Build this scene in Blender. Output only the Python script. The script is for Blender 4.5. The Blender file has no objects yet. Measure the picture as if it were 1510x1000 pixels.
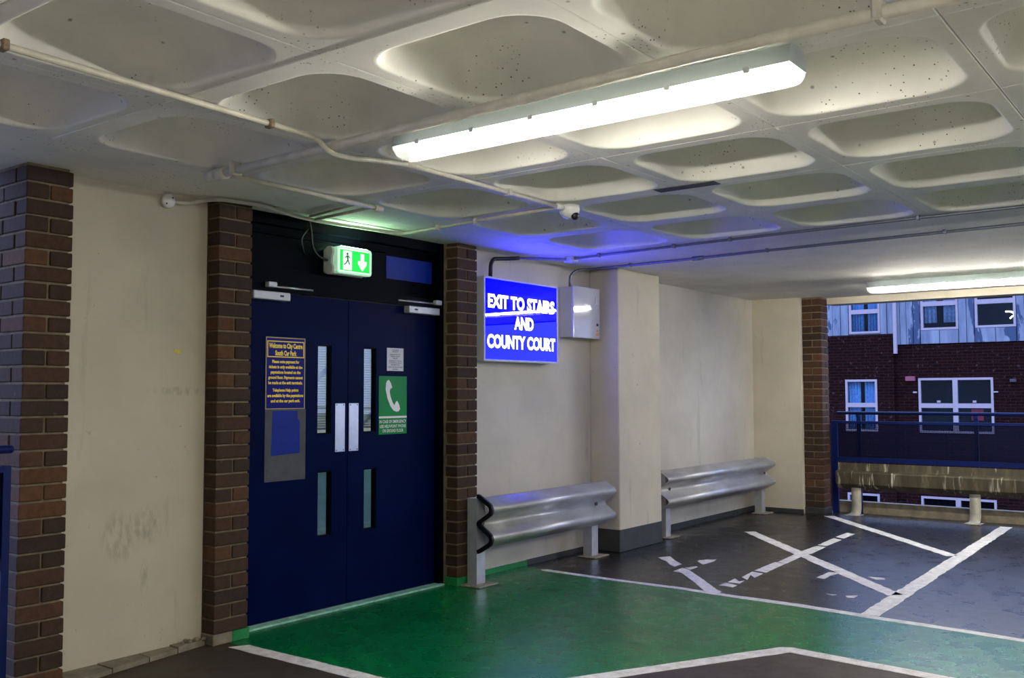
import bpy, bmesh, math, random
from mathutils import Vector, Matrix
random.seed(7)
scene = bpy.context.scene
C = scene.collection

# ------------------------------------------------------------------ camera
# X runs along the door wall (to the right), Y into that wall, Z up; metres
yaw, pit, rol, FPX, CAMH = 0.64789628, 0.05665506, -0.0025836, 1428.36, 1.40
fw = Vector((math.cos(yaw)*math.cos(pit), math.sin(yaw)*math.cos(pit), math.sin(pit)))
rt = Vector((math.sin(yaw), -math.cos(yaw), 0.0))
up = rt.cross(fw)
R2 = math.cos(rol)*rt + math.sin(rol)*up
U2 = -math.sin(rol)*rt + math.cos(rol)*up
cam_data = bpy.data.cameras.new('camera')
cam_data.sensor_fit = 'HORIZONTAL'
cam_data.sensor_width = 36.0
cam_data.lens = FPX/1510*36.0
cam_data.clip_start, cam_data.clip_end = 0.05, 300
cam = bpy.data.objects.new('camera', cam_data)
C.objects.link(cam)
M = Matrix((R2, U2, -fw)).transposed().to_4x4()
M.translation = Vector((0, 0, CAMH))
cam.matrix_world = M
scene.camera = cam

# ------------------------------------------------------------------ world, exposure
world = bpy.data.worlds.new('dusk')
scene.world = world
world.use_nodes = True
bg = world.node_tree.nodes['Background']
bg.inputs['Color'].default_value = (0.40, 0.53, 1.0, 1)
bg.inputs['Strength'].default_value = 0.335
scene.view_settings.view_transform = 'Standard'
scene.view_settings.look = 'None'
scene.view_settings.gamma = 1
scene.view_settings.use_curve_mapping = False
scene.view_settings.exposure = 3.25

TUBE = 42.0          # radiance of the fluorescent tubes
SIGN_BLUE = 1.75      # radiance of the blue light box
EXIT_GREEN = 4.0  # radiance of the strip added on top of the exit sign

# ------------------------------------------------------------------ helpers
def lin(c):
    out = []
    for v in c[:3]:
        v = v/255.0
        out.append(v/12.92 if v <= 0.04045 else ((v+0.055)/1.055)**2.4)
    return (out[0], out[1], out[2], 1.0)

class NT:
    def __init__(s, name):
        s.m = bpy.data.materials.new(name); s.m.use_nodes = True
        s.t = s.m.node_tree; s.n = s.t.nodes; s.l = s.t.links
        s.b = s.n['Principled BSDF']; s.out = s.n['Material Output']
        s.pos = None
    def new(s, typ, **kw):
        nd = s.n.new(typ)
        for k, v in kw.items(): setattr(nd, k, v)
        return nd
    def coord(s, space='world'):
        if space == 'world':
            if s.pos is None: s.pos = s.new('ShaderNodeNewGeometry').outputs['Position']
            return s.pos
        return s.new('ShaderNodeTexCoord').outputs['Object']
    def mapped(s, scale=(1, 1, 1), space='world'):
        mp = s.new('ShaderNodeMapping'); mp.inputs['Scale'].default_value = scale
        s.l.new(s.coord(space), mp.inputs['Vector']); return mp.outputs['Vector']
    def noise(s, scale, detail=4, rough=0.55, vec=None, stretch=(1, 1, 1), space='world', dist=0.0):
        nd = s.new('ShaderNodeTexNoise'); nd.inputs['Scale'].default_value = scale
        nd.inputs['Detail'].default_value = detail; nd.inputs['Roughness'].default_value = rough
        nd.inputs['Distortion'].default_value = dist
        s.l.new(vec or s.mapped(stretch, space), nd.inputs['Vector'])
        return nd.outputs['Fac']
    def ramp(s, fac, stops):
        r = s.new('ShaderNodeValToRGB'); e = r.color_ramp.elements
        while len(e) < len(stops): e.new(0.5)
        for el, (p, c) in zip(e, stops):
            el.position = p
            el.color = c if len(c) == 4 else (*c, 1)
        s.l.new(fac, r.inputs['Fac']); return r.outputs['Color']
    def mask(s, fac, lo, hi):
        mr = s.new('ShaderNodeMapRange'); mr.inputs['From Min'].default_value = lo
        mr.inputs['From Max'].default_value = hi
        s.l.new(fac, mr.inputs['Value']); return mr.outputs['Result']
    def math(s, op, a, b=None):
        nd = s.new('ShaderNodeMath', operation=op)
        for i, v in enumerate((a, b)):
            if v is None: continue
            if isinstance(v, (int, float)): nd.inputs[i].default_value = v
            else: s.l.new(v, nd.inputs[i])
        return nd.outputs[0]
    def mix(s, fac, a, b, mode='MIX'):
        nd = s.new('ShaderNodeMix', data_type='RGBA', blend_type=mode)
        for sock, v in ((nd.inputs[0], fac), (nd.inputs[6], a), (nd.inputs[7], b)):
            if isinstance(v, (int, float)): sock.default_value = v
            elif isinstance(v, tuple): sock.default_value = v
            else: s.l.new(v, sock)
        return nd.outputs[2]
    def set(s, **kw):
        for k, v in kw.items():
            sock = s.b.inputs[k.replace('_', ' ')]
            if isinstance(v, (int, float, tuple)): sock.default_value = v
            else: s.l.new(v, sock)
        return s
    def bump(s, fac, strength=0.3, dist=0.01):
        b = s.new('ShaderNodeBump'); b.inputs['Strength'].default_value = strength
        b.inputs['Distance'].default_value = dist
        s.l.new(fac, b.inputs['Height']); s.l.new(b.outputs['Normal'], s.b.inputs['Normal']); return s

def simple(name, rgb, rough=0.5, metal=0.0, var=0.12, scale=8.0, bump=0.0, space='world', spec=0.5):
    t = NT(name); col = lin(rgb)
    f = t.noise(scale, 4, 0.6, space=space)
    dark = tuple(c*(1-var) for c in col[:3]) + (1,)
    lite = tuple(min(1, c*(1+var)) for c in col[:3]) + (1,)
    t.set(Base_Color=t.ramp(f, [(0.3, dark), (0.7, lite)]), Roughness=rough, Metallic=metal)
    t.b.inputs['Specular IOR Level'].default_value = spec
    if bump: t.bump(t.noise(scale*6, 3, 0.6, space=space), bump, 0.004)
    return t.m

def emit(name, rgb_lin, strength, rough=0.25):
    t = NT(name)
    t.set(Base_Color=(min(1, rgb_lin[0]), min(1, rgb_lin[1]), min(1, rgb_lin[2]), 1), Roughness=rough)
    t.b.inputs['Emission Color'].default_value = (*rgb_lin, 1)
    t.b.inputs['Emission Strength'].default_value = strength
    return t.m

MATS = {}
def wall_paint(name, rgb, rust=(120, 100, 70), stains=()):
    t = NT(name); base = lin(rgb)
    big = t.noise(1.3, 5, 0.6); streak = t.noise(3.0, 4, 0.6, stretch=(2.2, 2.2, 0.35)); fine = t.noise(26, 4, 0.65)
    c = t.ramp(big, [(0.30, tuple(v*0.80 for v in base[:3])), (0.65, base)])
    c = t.mix(t.mask(streak, 0.62, 0.80), c, tuple(v*0.62 for v in base[:3])+(1,))
    scuff = t.math('MULTIPLY', t.mask(fine, 0.66, 0.74), t.mask(t.noise(2.6, 3, 0.5), 0.52, 0.64))
    c = t.mix(scuff, c, lin(rust))
    for (cx, cz, rx, rz) in stains:
        xyz = t.new('ShaderNodeSeparateXYZ'); t.l.new(t.coord(), xyz.inputs[0])
        dx = t.math('DIVIDE', t.math('SUBTRACT', xyz.outputs[0], cx), rx); dz = t.math('DIVIDE', t.math('SUBTRACT', xyz.outputs[2], cz), rz)
        d = t.math('ADD', t.math('MULTIPLY', dx, dx), t.math('MULTIPLY', dz, dz))
        mk = t.math('MULTIPLY', t.mask(d, 1.0, 0.2), t.mask(t.noise(22, 4, 0.65, stretch=(1.5, 1.5, 0.6)), 0.42, 0.62))
        c = t.mix(t.math('MULTIPLY', mk, 0.42), c, lin((118, 108, 88)))
    t.set(Base_Color=c, Roughness=0.72); t.bump(t.noise(60, 4, 0.6), 0.12, 0.004)
    return t.m

def speckled_ceiling(name, rgb):
    t = NT(name); base = lin(rgb)
    big = t.noise(1.7, 5, 0.6)
    c = t.ramp(big, [(0.28, tuple(v*0.80 for v in base[:3])), (0.62, base)])
    vo = t.new('ShaderNodeTexVoronoi'); vo.inputs['Scale'].default_value = 42
    t.l.new(t.coord(), vo.inputs['Vector'])
    spots = t.math('MULTIPLY', t.mask(vo.outputs['Distance'], 0.17, 0.10), t.mask(t.noise(2.3, 3, 0.5), 0.54, 0.60))
    c = t.mix(spots, c, lin((92, 82, 70)))
    vo2 = t.new('ShaderNodeTexVoronoi'); vo2.inputs['Scale'].default_value = 9
    t.l.new(t.coord(), vo2.inputs['Vector'])
    c = t.mix(t.math('MULTIPLY', t.mask(vo2.outputs['Distance'], 0.09, 0.03), 0.7), c, lin((72, 62, 54)))
    t.set(Base_Color=c, Roughness=0.8); t.bump(t.noise(45, 4, 0.6), 0.15, 0.004)
    return t.m

def brick_mat(name, stops):
    t = NT(name)
    oi = t.new('ShaderNodeObjectInfo')
    c = t.ramp(oi.outputs['Random'], stops)
    n = t.noise(30, 5, 0.65)
    c = t.mix(t.mask(n, 0.35, 0.75), c, (0.55, 0.5, 0.45, 1), 'MULTIPLY')
    lime = t.math('MULTIPLY', t.mask(t.noise(11, 4, 0.7), 0.66, 0.78), 0.35)
    c = t.mix(lime, c, lin((150, 135, 115)))
    t.set(Base_Color=c, Roughness=0.85); t.bump(t.noise(90, 4, 0.7), 0.45, 0.005)
    return t.m

MATS['wall'] = wall_paint('painted_wall_cream', (207, 198, 179))
STAINS = ((2.86, 0.66, 0.13, 0.16), (3.02, 0.70, 0.09, 0.13), (3.0, 0.42, 0.03, 0.12), (3.2, 1.42, 0.22, 0.03))
MATS['wall_dull'] = wall_paint('painted_wall_dull_cream', (198, 187, 164), stains=STAINS)
MATS['wall_grey'] = wall_paint('painted_wall_grey_cream', (206, 200, 187))
MATS['ceiling'] = speckled_ceiling('painted_concrete_ceiling', (236, 233, 223))
MATS['brick'] = brick_mat('brown_brick', [(0.0, lin((54, 35, 22))), (0.35, lin((64, 42, 25))), (0.7, lin((74, 49, 28))), (0.92, lin((86, 57, 31))), (1.0, lin((104, 67, 35)))])
MATS['brick_orange'] = brick_mat('orange_brick', [(0, lin((84, 54, 30))), (1, lin((96, 62, 34)))])
MATS['brick_warm'] = brick_mat('warm_brown_brick', [(0.0, lin((52, 34, 24))), (0.5, lin((68, 44, 28))), (1.0, lin((90, 58, 34)))])
MATS['mortar'] = simple('mortar', (116, 103, 80), 0.95, 0, 0.3, 14, 0.5)
MATS['concrete'] = simple('raw_concrete', (128, 118, 98), 0.9, 0, 0.3, 10, 0.5)
MATS['kick'] = simple('dark_skirting_paint', (58, 60, 62), 0.55, 0, 0.25, 9, 0.2)
MATS['green_paint_v'] = simple('green_skirting_paint', (20, 128, 66), 0.5, 0, 0.25, 9, 0.2)
MATS['white_conduit'] = simple('painted_conduit', (196, 190, 174), 0.45, 0, 0.15, 20)
MATS['grey_conduit'] = simple('galvanised_conduit', (120, 124, 134), 0.35, 0.6, 0.15, 20)
MATS['pipe'] = simple('painted_pipe', (208, 202, 186), 0.55, 0, 0.12, 12, 0.1)
MATS['rust'] = simple('rusty_clip', (132, 112, 90), 0.7, 0.2, 0.4, 60)
MATS['black'] = simple('black_plastic', (16, 16, 18), 0.4)
MATS['navy'] = simple('navy_gloss_paint', (0, 14, 58), 0.4, 0, 0.22, 3.0, 0.05, spec=0.03)
MATS['navy_dark'] = simple('dark_navy_frame_paint', (4, 6, 13), 0.45, 0, 0.2, 4.0, spec=0.03)
MATS['steel'] = simple('brushed_steel', (190, 192, 198), 0.32, 0.75, 0.08, 20)
MATS['closer'] = simple('silver_closer_paint', (176, 178, 184), 0.4, 0.3, 0.08, 20)
MATS['white_plastic'] = simple('white_plastic', (222, 222, 218), 0.4, 0, 0.05, 10)
MATS['grey_plastic'] = simple('pale_grey_plastic', (186, 190, 184), 0.45, 0, 0.06, 10)
MATS['paper'] = simple('white_paper', (216, 214, 222), 0.6, 0, 0.05, 12)
MATS['ink'] = simple('black_ink', (30, 28, 34), 0.6)
MATS['sign_navy'] = simple('sign_navy', (6, 10, 116), 0.35, 0, 0.08, 8, spec=0.1)
MATS['sign_yellow'] = simple('sign_yellow', (255, 214, 10), 0.4, 0, 0.06, 8)
MATS['sign_border'] = simple('sign_gold_edge', (176, 150, 84), 0.4, 0, 0.06, 8)
MATS['sign_green'] = simple('sign_green', (8, 136, 62), 0.35, 0, 0.06, 8, spec=0.15)
MATS['sign_white'] = simple('sign_white', (232, 232, 228), 0.4, 0, 0.04, 8)
MATS['plate_grey'] = simple('worn_grey_adhesive', (74, 74, 80), 0.7, 0, 0.2, 14)
MATS['patch_blue'] = simple('blue_paint_and_reflection', (10, 40, 140), 0.45, 0, 0.2, 8, spec=0.15)  # blue paint on the door, also the reflection painted on the transom
MATS['label_yellow'] = simple('hazard_yellow', (240, 180, 20), 0.5)
MATS['sticker'] = simple('yellow_sticker', (206, 190, 60), 0.6, 0, 0.2, 60)
MATS['threshold'] = simple('worn_pale_green_paint', (150, 205, 180), 0.5, 0, 0.3, 16)
MATS['box_grey'] = simple('cabinet_enamel', (200, 200, 204), 0.06, 0, 0.04, 6, spec=0.3)
MATS['tube'] = emit('fluorescent_tube_glow', (1.0, 0.965, 0.87), TUBE)
MATS['tube_old'] = emit('aged_fluorescent_tube_glow', (1.0, 0.965, 0.87), TUBE*0.62)
MATS['sign_lit'] = emit('blue_light_box_face', (0.0, 0.0, 1.0), SIGN_BLUE, 0.015)
MATS['sign_lit'].node_tree.nodes['Principled BSDF'].inputs['Specular IOR Level'].default_value = 0.2
MATS['sign_lit'].node_tree.nodes['Principled BSDF'].inputs['Base Color'].default_value = (0.0, 0.0, 0.3, 1)
MATS['sign_letters'] = emit('lit_white_letters', (1.0, 1.0, 1.0), 0.35, 0.2)
MATS['exit_lit'] = emit('green_exit_face', (0.0, 0.62, 0.05), 0.10)
MATS['exit_white'] = emit('white_exit_pictogram', (0.86, 1.0, 0.88), 0.085)
MATS['exit_rim'] = emit('exit_diffuser_rim', (0.55, 1.0, 0.68), 0.03)
MATS['exit_glow_strip'] = emit('exit_added_glow_strip', (0.55, 1.0, 0.62), EXIT_GREEN)
MATS['curtain_blue'] = simple('pale_blue_curtain', (150, 185, 220), 0.9, 0, 0.3, 18)
MATS['upvc'] = simple('white_upvc', (170, 158, 166), 0.35, 0, 0.05, 6)
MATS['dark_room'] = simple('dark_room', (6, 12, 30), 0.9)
MATS['dark_metal'] = simple('dark_vent', (70, 62, 70), 0.6)

def galv():
    t = NT('weathered_galvanised_rail')
    f = t.noise(5, 5, 0.65, stretch=(0.4, 1, 1))
    t.set(Base_Color=t.ramp(f, [(0.3, lin((166, 166, 170))), (0.7, lin((212, 212, 216)))]), Metallic=0.5,
          Roughness=t.ramp(t.noise(9, 4), [(0.3, (0.34,)*3), (0.7, (0.5,)*3)]))
    t.bump(t.noise(30, 4, 0.6), 0.12, 0.004); return t.m
MATS['galv'] = galv()
MATS['post'] = simple('galvanised_post', (186, 186, 192), 0.45, 0.45, 0.15, 10, 0.1)
MATS['plate_rusty'] = simple('rusty_base_plate', (150, 140, 126), 0.8, 0.1, 0.5, 40, 0.4)

def dirty_beam():
    t = NT('dirty_barrier_beam')
    f = t.noise(4, 5, 0.65, stretch=(1, 2.4, 0.5))
    c = t.ramp(f, [(0.3, lin((58, 52, 38))), (0.56, lin((86, 78, 58))), (0.7, lin((124, 114, 90)))])
    drip = t.math('MULTIPLY', t.mask(t.noise(9, 3, 0.6, stretch=(1, 2.2, 0.25)), 0.58, 0.66), t.mask(t.noise(2.2, 2, 0.5, stretch=(1, 1, 0.2)), 0.45, 0.6))
    c = t.mix(drip, c, lin((226, 218, 196)))
    t.set(Base_Color=c, Roughness=0.62, Metallic=0.1); return t.m
MATS['dirty'] = dirty_beam()
MATS['flat_post'] = simple('dusty_flat_post', (176, 172, 156), 0.6, 0.1, 0.2, 12, 0.1)
MATS['rail_blue'] = simple('blue_railing_paint', (8, 26, 82), 0.4, 0, 0.15, 10, spec=0.2)

def perforated():
    t = NT('perforated_blue_sheet')
    t.set(Base_Color=lin((7, 13, 44)), Roughness=0.6); t.b.inputs['Specular IOR Level'].default_value = 0.1
    xyz = t.new('ShaderNodeSeparateXYZ'); t.l.new(t.coord('obj'), xyz.inputs[0])
    p = 0.0125
    def cell(v, off=0.0):
        a = t.math('FRACT', t.math('ADD', t.math('DIVIDE', v, p), off))
        return t.math('SUBTRACT', a, 0.5)
    u, w = cell(xyz.outputs[1]), cell(xyz.outputs[2])
    d = t.math('SQRT', t.math('ADD', t.math('MULTIPLY', u, u), t.math('MULTIPLY', w, w)))
    hole = t.math('LESS_THAN', d, 0.27)
    tr = t.new('ShaderNodeBsdfTransparent'); mx = t.new('ShaderNodeMixShader')
    t.l.new(hole, mx.inputs[0]); t.l.new(t.b.outputs[0], mx.inputs[1]); t.l.new(tr.outputs[0], mx.inputs[2])
    t.l.new(mx.outputs[0], t.out.inputs['Surface']); return t.m
MATS['perforated'] = perforated()

def glass_mat(name, tint, refl=0.12):
    t = NT(name)
    tr = t.new('ShaderNodeBsdfTransparent'); tr.inputs[0].default_value = (*tint, 1)
    gl = t.new('ShaderNodeBsdfGlossy'); gl.inputs['Roughness'].default_value = 0.03
    mx = t.new('ShaderNodeMixShader'); mx.inputs[0].default_value = refl
    t.l.new(tr.outputs[0], mx.inputs[1]); t.l.new(gl.outputs[0], mx.inputs[2]); t.l.new(mx.outputs[0], t.out.inputs['Surface'])
    return t.m
MATS['glass'] = glass_mat('clear_glass', (0.85, 0.92, 0.92), 0.08)
MATS['glass_blue'] = glass_mat('blue_tinted_glass', (0.38, 0.62, 0.74), 0.08)
MATS['far_glass'] = glass_mat('window_glass', (0.7, 0.8, 0.88), 0.006)

def diffuser():
    t = NT('clear_prismatic_diffuser')
    t.set(Base_Color=(0.5, 0.51, 0.5, 1), Roughness=0.25)
    t.b.inputs['Emission Color'].default_value = (1, 1, 0.96, 1); t.b.inputs['Emission Strength'].default_value = 0.05
    tr = t.new('ShaderNodeBsdfTransparent'); mx = t.new('ShaderNodeMixShader'); mx.inputs[0].default_value = 0.72
    t.l.new(t.b.outputs[0], mx.inputs[1]); t.l.new(tr.outputs[0], mx.inputs[2]); t.l.new(mx.outputs[0], t.out.inputs['Surface'])
    return t.m
MATS['diffuser'] = diffuser()

def gear_body():
    t = NT('translucent_polyester_body')
    t.set(Base_Color=lin((196, 204, 200)), Roughness=0.5)
    tl = t.new('ShaderNodeBsdfTranslucent'); tl.inputs[0].default_value = (0.010, 0.0115, 0.011, 1)
    mx = t.new('ShaderNodeMixShader'); mx.inputs[0].default_value = 0.5
    t.l.new(t.b.outputs[0], mx.inputs[1]); t.l.new(tl.outputs[0], mx.inputs[2]); t.l.new(mx.outputs[0], t.out.inputs['Surface'])
    return t.m
MATS['gear_body'] = gear_body()

def floor_mat(name, a, b, wear, rough=(0.35, 0.6), bump=0.2):
    t = NT(name)
    big = t.noise(1.1, 5, 0.6); mid = t.noise(5.5, 5, 0.65, dist=0.4); grit = t.noise(130, 3, 0.6)
    c = t.ramp(big, [(0.32, lin(a)), (0.68, lin(b))])
    c = t.mix(t.math('MULTIPLY', t.mask(mid, 0.54, 0.78), 0.5), c, lin(wear))
    c = t.mix(t.math('MULTIPLY', t.mask(grit, 0.45, 0.75), 0.35), c, (0.3, 0.3, 0.3, 1), 'MULTIPLY')
    t.set(Base_Color=c, Roughness=t.ramp(mid, [(0.3, (rough[0],)*3), (0.75, (rough[1],)*3)]))
    t.bump(t.noise(160, 3, 0.6), bump, 0.003); return t.m
MATS['floor'] = floor_mat('grey_brown_deck', (52, 43, 28), (64, 54, 37), (42, 34, 22), (0.55, 0.75))
MATS['asphalt'] = floor_mat('black_asphalt', (27, 25, 23), (35, 33, 31), (20, 19, 18), (0.24, 0.38), 0.12)
MATS['bounce_lane'] = floor_mat('pale_bounce_concrete', (162, 156, 142), (180, 174, 160), (140, 134, 120), (0.6, 0.8), 0.2)  # for the unseen surface added to bounce light upwards
MATS['green_floor'] = floor_mat('worn_green_floor_paint', (0, 98, 44), (2, 122, 60), (4, 74, 38), (0.22, 0.36), 0.08)
MATS['green_floor'].node_tree.nodes['Principled BSDF'].inputs['Specular IOR Level'].default_value = 0.34

def stripe_mat():
    t = NT('worn_white_line_paint')
    f = t.noise(14, 5, 0.7); c = t.ramp(f, [(0.32, lin((196, 191, 180))), (0.6, lin((236, 232, 224)))])
    c = t.mix(t.math('MULTIPLY', t.mask(t.noise(34, 4, 0.7), 0.66, 0.72), 0.8), c, lin((60, 58, 56)))
    t.set(Base_Color=c, Roughness=0.6); return t.m
MATS['stripe'] = stripe_mat()

def far_brick():
    t = NT('far_dark_brick')
    xyz = t.new('ShaderNodeSeparateXYZ'); t.l.new(t.coord('world'), xyz.inputs[0])
    cb = t.new('ShaderNodeCombineXYZ'); t.l.new(xyz.outputs[1], cb.inputs[0]); t.l.new(xyz.outputs[2], cb.inputs[1])
    bt = t.new('ShaderNodeTexBrick'); t.l.new(cb.outputs[0], bt.inputs['Vector'])
    bt.inputs['Scale'].default_value = 1.0; bt.inputs['Brick Width'].default_value = 0.225; bt.inputs['Row Height'].default_value = 0.075
    bt.inputs['Mortar Size'].default_value = 0.006
    bt.inputs['Color1'].default_value = lin((38, 16, 15)); bt.inputs['Color2'].default_value = lin((27, 12, 13)); bt.inputs['Mortar'].default_value = lin((48, 34, 34))
    c = t.mix(t.math('MULTIPLY', t.mask(t.noise(9, 4, 0.7), 0.60, 0.68), 0.4), bt.outputs['Color'], lin((110, 84, 88)))
    t.set(Base_Color=c, Roughness=0.9); t.b.inputs['Specular IOR Level'].default_value = 0.05; return t.m
MATS['far_brick'] = far_brick()

def cladding():
    t = NT('peeling_cladding_paint')
    peel = t.noise(1.0, 5, 0.62, stretch=(1.6, 1.6, 0.42), dist=0.3)
    c = t.ramp(t.noise(4, 4, 0.6, stretch=(1.5, 1.5, 0.3)), [(0.3, lin((100, 114, 136))), (0.7, lin((142, 152, 166)))])
    c = t.mix(t.mask(peel, 0.535, 0.55), c, lin((52, 72, 104)))
    t.set(Base_Color=c, Roughness=0.6); return t.m
MATS['cladding'] = cladding()

# ---- mesh building
class MB:
    def __init__(s): s.v = []; s.f = []; s.sm = []
    def add(s, verts, faces, smooth=False):
        o = len(s.v); s.v += [tuple(p) for p in verts]
        for fc in faces: s.f.append(tuple(i+o for i in fc)); s.sm.append(smooth)
        return s
    def box(s, x0, x1, y0, y1, z0, z1):
        return s.add([(x, y, z) for z in (z0, z1) for y in (y0, y1) for x in (x0, x1)],
                     [(0, 2, 3, 1), (4, 5, 7, 6), (0, 1, 5, 4), (2, 6, 7, 3), (0, 4, 6, 2), (1, 3, 7, 5)])
    def cbox(s, x0, x1, y0, y1, z0, z1, c=0.003):
        """box with chamfered edges"""
        lo, hi = (x0, y0, z0), (x1, y1, z1)
        idx = {}; vs = []
        for sx in (0, 1):
            for sy in (0, 1):
                for sz in (0, 1):
                    sg = (sx, sy, sz)
                    for ax in range(3):
                        p = []
                        for k in range(3):
                            e = hi[k] if sg[k] else lo[k]
                            if k != ax: e += (-c if sg[k] else c)
                            p.append(e)
                        idx[(sx, sy, sz, ax)] = len(vs); vs.append(tuple(p))
        fs = []
        for ax in range(3):
            a, b = [k for k in range(3) if k != ax]
            for sd in (0, 1):
                q = []
                for (i, j) in ((0, 0), (1, 0), (1, 1), (0, 1)):
                    k = [0, 0, 0]; k[ax] = sd; k[a] = i; k[b] = j
                    q.append(idx[(*k, ax)])
                flip = (sd == 0) ^ (ax == 1)
                fs.append(tuple(reversed(q)) if flip else tuple(q))
        for ax in range(3):
            a, b = [k for k in range(3) if k != ax]
            for i in (0, 1):
                for j in (0, 1):
                    k0 = [0, 0, 0]; k0[a] = i; k0[b] = j; k1 = list(k0); k1[ax] = 1
                    fs.append((idx[(*k0, a)], idx[(*k0, b)], idx[(*k1, b)], idx[(*k1, a)]))
        for sx in (0, 1):
            for sy in (0, 1):
                for sz in (0, 1): fs.append((idx[(sx, sy, sz, 0)], idx[(sx, sy, sz, 1)], idx[(sx, sy, sz, 2)]))
        return s.add(vs, fs)
    def prism(s, pts, axis, a, b, smooth=False):
        """polygon pts (2D, other two axes in order) extruded along axis from a to b"""
        n = len(pts)
        def P(p, t):
            q = list(p); q.insert(axis, t); return tuple(q)
        vs = [P(p, a) for p in pts]+[P(p, b) for p in pts]
        s.add(vs, [tuple(range(n-1, -1, -1)), tuple(range(n, 2*n))])
        s.add(vs, [(i, (i+1) % n, n+(i+1) % n, n+i) for i in range(n)], smooth)
        return s
    def sheet(s, prof, axis, a, b, th, smooth=True):
        """open profile with thickness th, extruded along axis"""
        n = len(prof); off = []
        for i, p in enumerate(prof):
            q0 = prof[max(0, i-1)]; q1 = prof[min(n-1, i+1)]
            dx, dy = q1[0]-q0[0], q1[1]-q0[1]; L = math.hypot(dx, dy) or 1
            off.append((p[0]-dy/L*th, p[1]+dx/L*th))
        loop = list(prof)+off[::-1]
        m = len(loop)
        def P(p, t):
            q = list(p); q.insert(axis, t); return tuple(q)
        vs = [P(p, a) for p in loop]+[P(p, b) for p in loop]
        s.add(vs, [(i, (i+1) % m, m+(i+1) % m, m+i) for i in range(m)], smooth)
        caps = []
        for i in range(n-1):
            caps.append((i, m-1-i, m-2-i, i+1)); caps.append((m+i, m+i+1, m+m-2-i, m+m-1-i))
        s.add(vs, caps)
        return s
    def tube(s, path, r, seg=10, caps=True):
        path = [Vector(p) for p in path]; n = len(path); rings = []
        prev = None
        for i, p in enumerate(path):
            d = (path[min(n-1, i+1)]-path[max(0, i-1)]).normalized()
            if prev is None:
                a = Vector((0, 0, 1)) if abs(d.z) < 0.9 else Vector((1, 0, 0))
                u = d.cross(a).normalized()
            else:
                u = (prev-d*prev.dot(d)).normalized()
            prev = u; w = d.cross(u)
            rr = r[i] if isinstance(r, (list, tuple)) else r
            rings.append([p+(u*math.cos(t)+w*math.sin(t))*rr for t in [2*math.pi*k/seg for k in range(seg)]])
        vs = [q for rg in rings for q in rg]
        fs = [(i*seg+k, i*seg+(k+1) % seg, (i+1)*seg+(k+1) % seg, (i+1)*seg+k) for i in range(n-1) for k in range(seg)]
        s.add(vs, fs, True)
        if caps: s.add(vs, [tuple(range(seg-1, -1, -1)), tuple(range((n-1)*seg, n*seg))])
        return s
    def lathe(s, centre, prof, axis=2, seg=24):
        """prof: list of (radius, height along axis)"""
        c = Vector(centre); vs = []
        for r_, h in prof:
            for k in range(seg):
                t = 2*math.pi*k/seg
                p = [r_*math.cos(t), r_*math.sin(t)]; p.insert(axis, h); vs.append(tuple(c+Vector(p)))
        n = len(prof)
        s.add(vs, [(i*seg+k, i*seg+(k+1) % seg, (i+1)*seg+(k+1) % seg, (i+1)*seg+k) for i in range(n-1) for k in range(seg)], True)
        s.add(vs, [tuple(range(seg)), tuple(range((n-1)*seg, n*seg))])
        return s
    def mesh(s, name, mat, fix=True):
        me = bpy.data.meshes.new(name); me.from_pydata(s.v, [], s.f)
        me.polygons.foreach_set('use_smooth', s.sm)
        if fix:
            bm = bmesh.new(); bm.from_mesh(me); bmesh.ops.remove_doubles(bm, verts=bm.verts, dist=1e-5)
            bmesh.ops.recalc_face_normals(bm, faces=bm.faces); bm.to_mesh(me); bm.free()
        if mat: me.materials.append(MATS[mat] if isinstance(mat, str) else mat)
        me.update(); return me
    def build(s, name, mat, parent=None, origin=None, **tags):
        if origin is not None:
            o = Vector(origin); s.v = [tuple(Vector(p)-o) for p in s.v]
        ob = bpy.data.objects.new(name, s.mesh(name, mat)); C.objects.link(ob)
        if parent is not None:
            ob.parent = parent
            # parents are unrotated empties or meshes: keep world placement
            off = Vector((0, 0, 0)); p = parent
            while p is not None: off += p.location; p = p.parent
            ob.location = (Vector(origin) if origin is not None else Vector((0, 0, 0)))-off
        elif origin is not None: ob.location = origin
        tag(ob, **tags); return ob

def tag(o, label=None, cat=None, group=None, kind=None):
    if label: o['label'] = label
    if cat: o['category'] = cat
    if group: o['group'] = group
    if kind: o['kind'] = kind
    return o
def thing(name, loc, label, cat, group=None, kind=None):
    e = bpy.data.objects.new(name, None); e.empty_display_size = 0.1; C.objects.link(e)
    e.location = loc; return tag(e, label, cat, group, kind)
def place(ob, parent):
    """parent an object given in world coordinates to an unrotated parent"""
    off = Vector((0, 0, 0)); p = parent
    while p is not None: off += p.location; p = p.parent
    ob.parent = parent; ob.location = Vector(ob.location)-off; return ob

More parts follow.
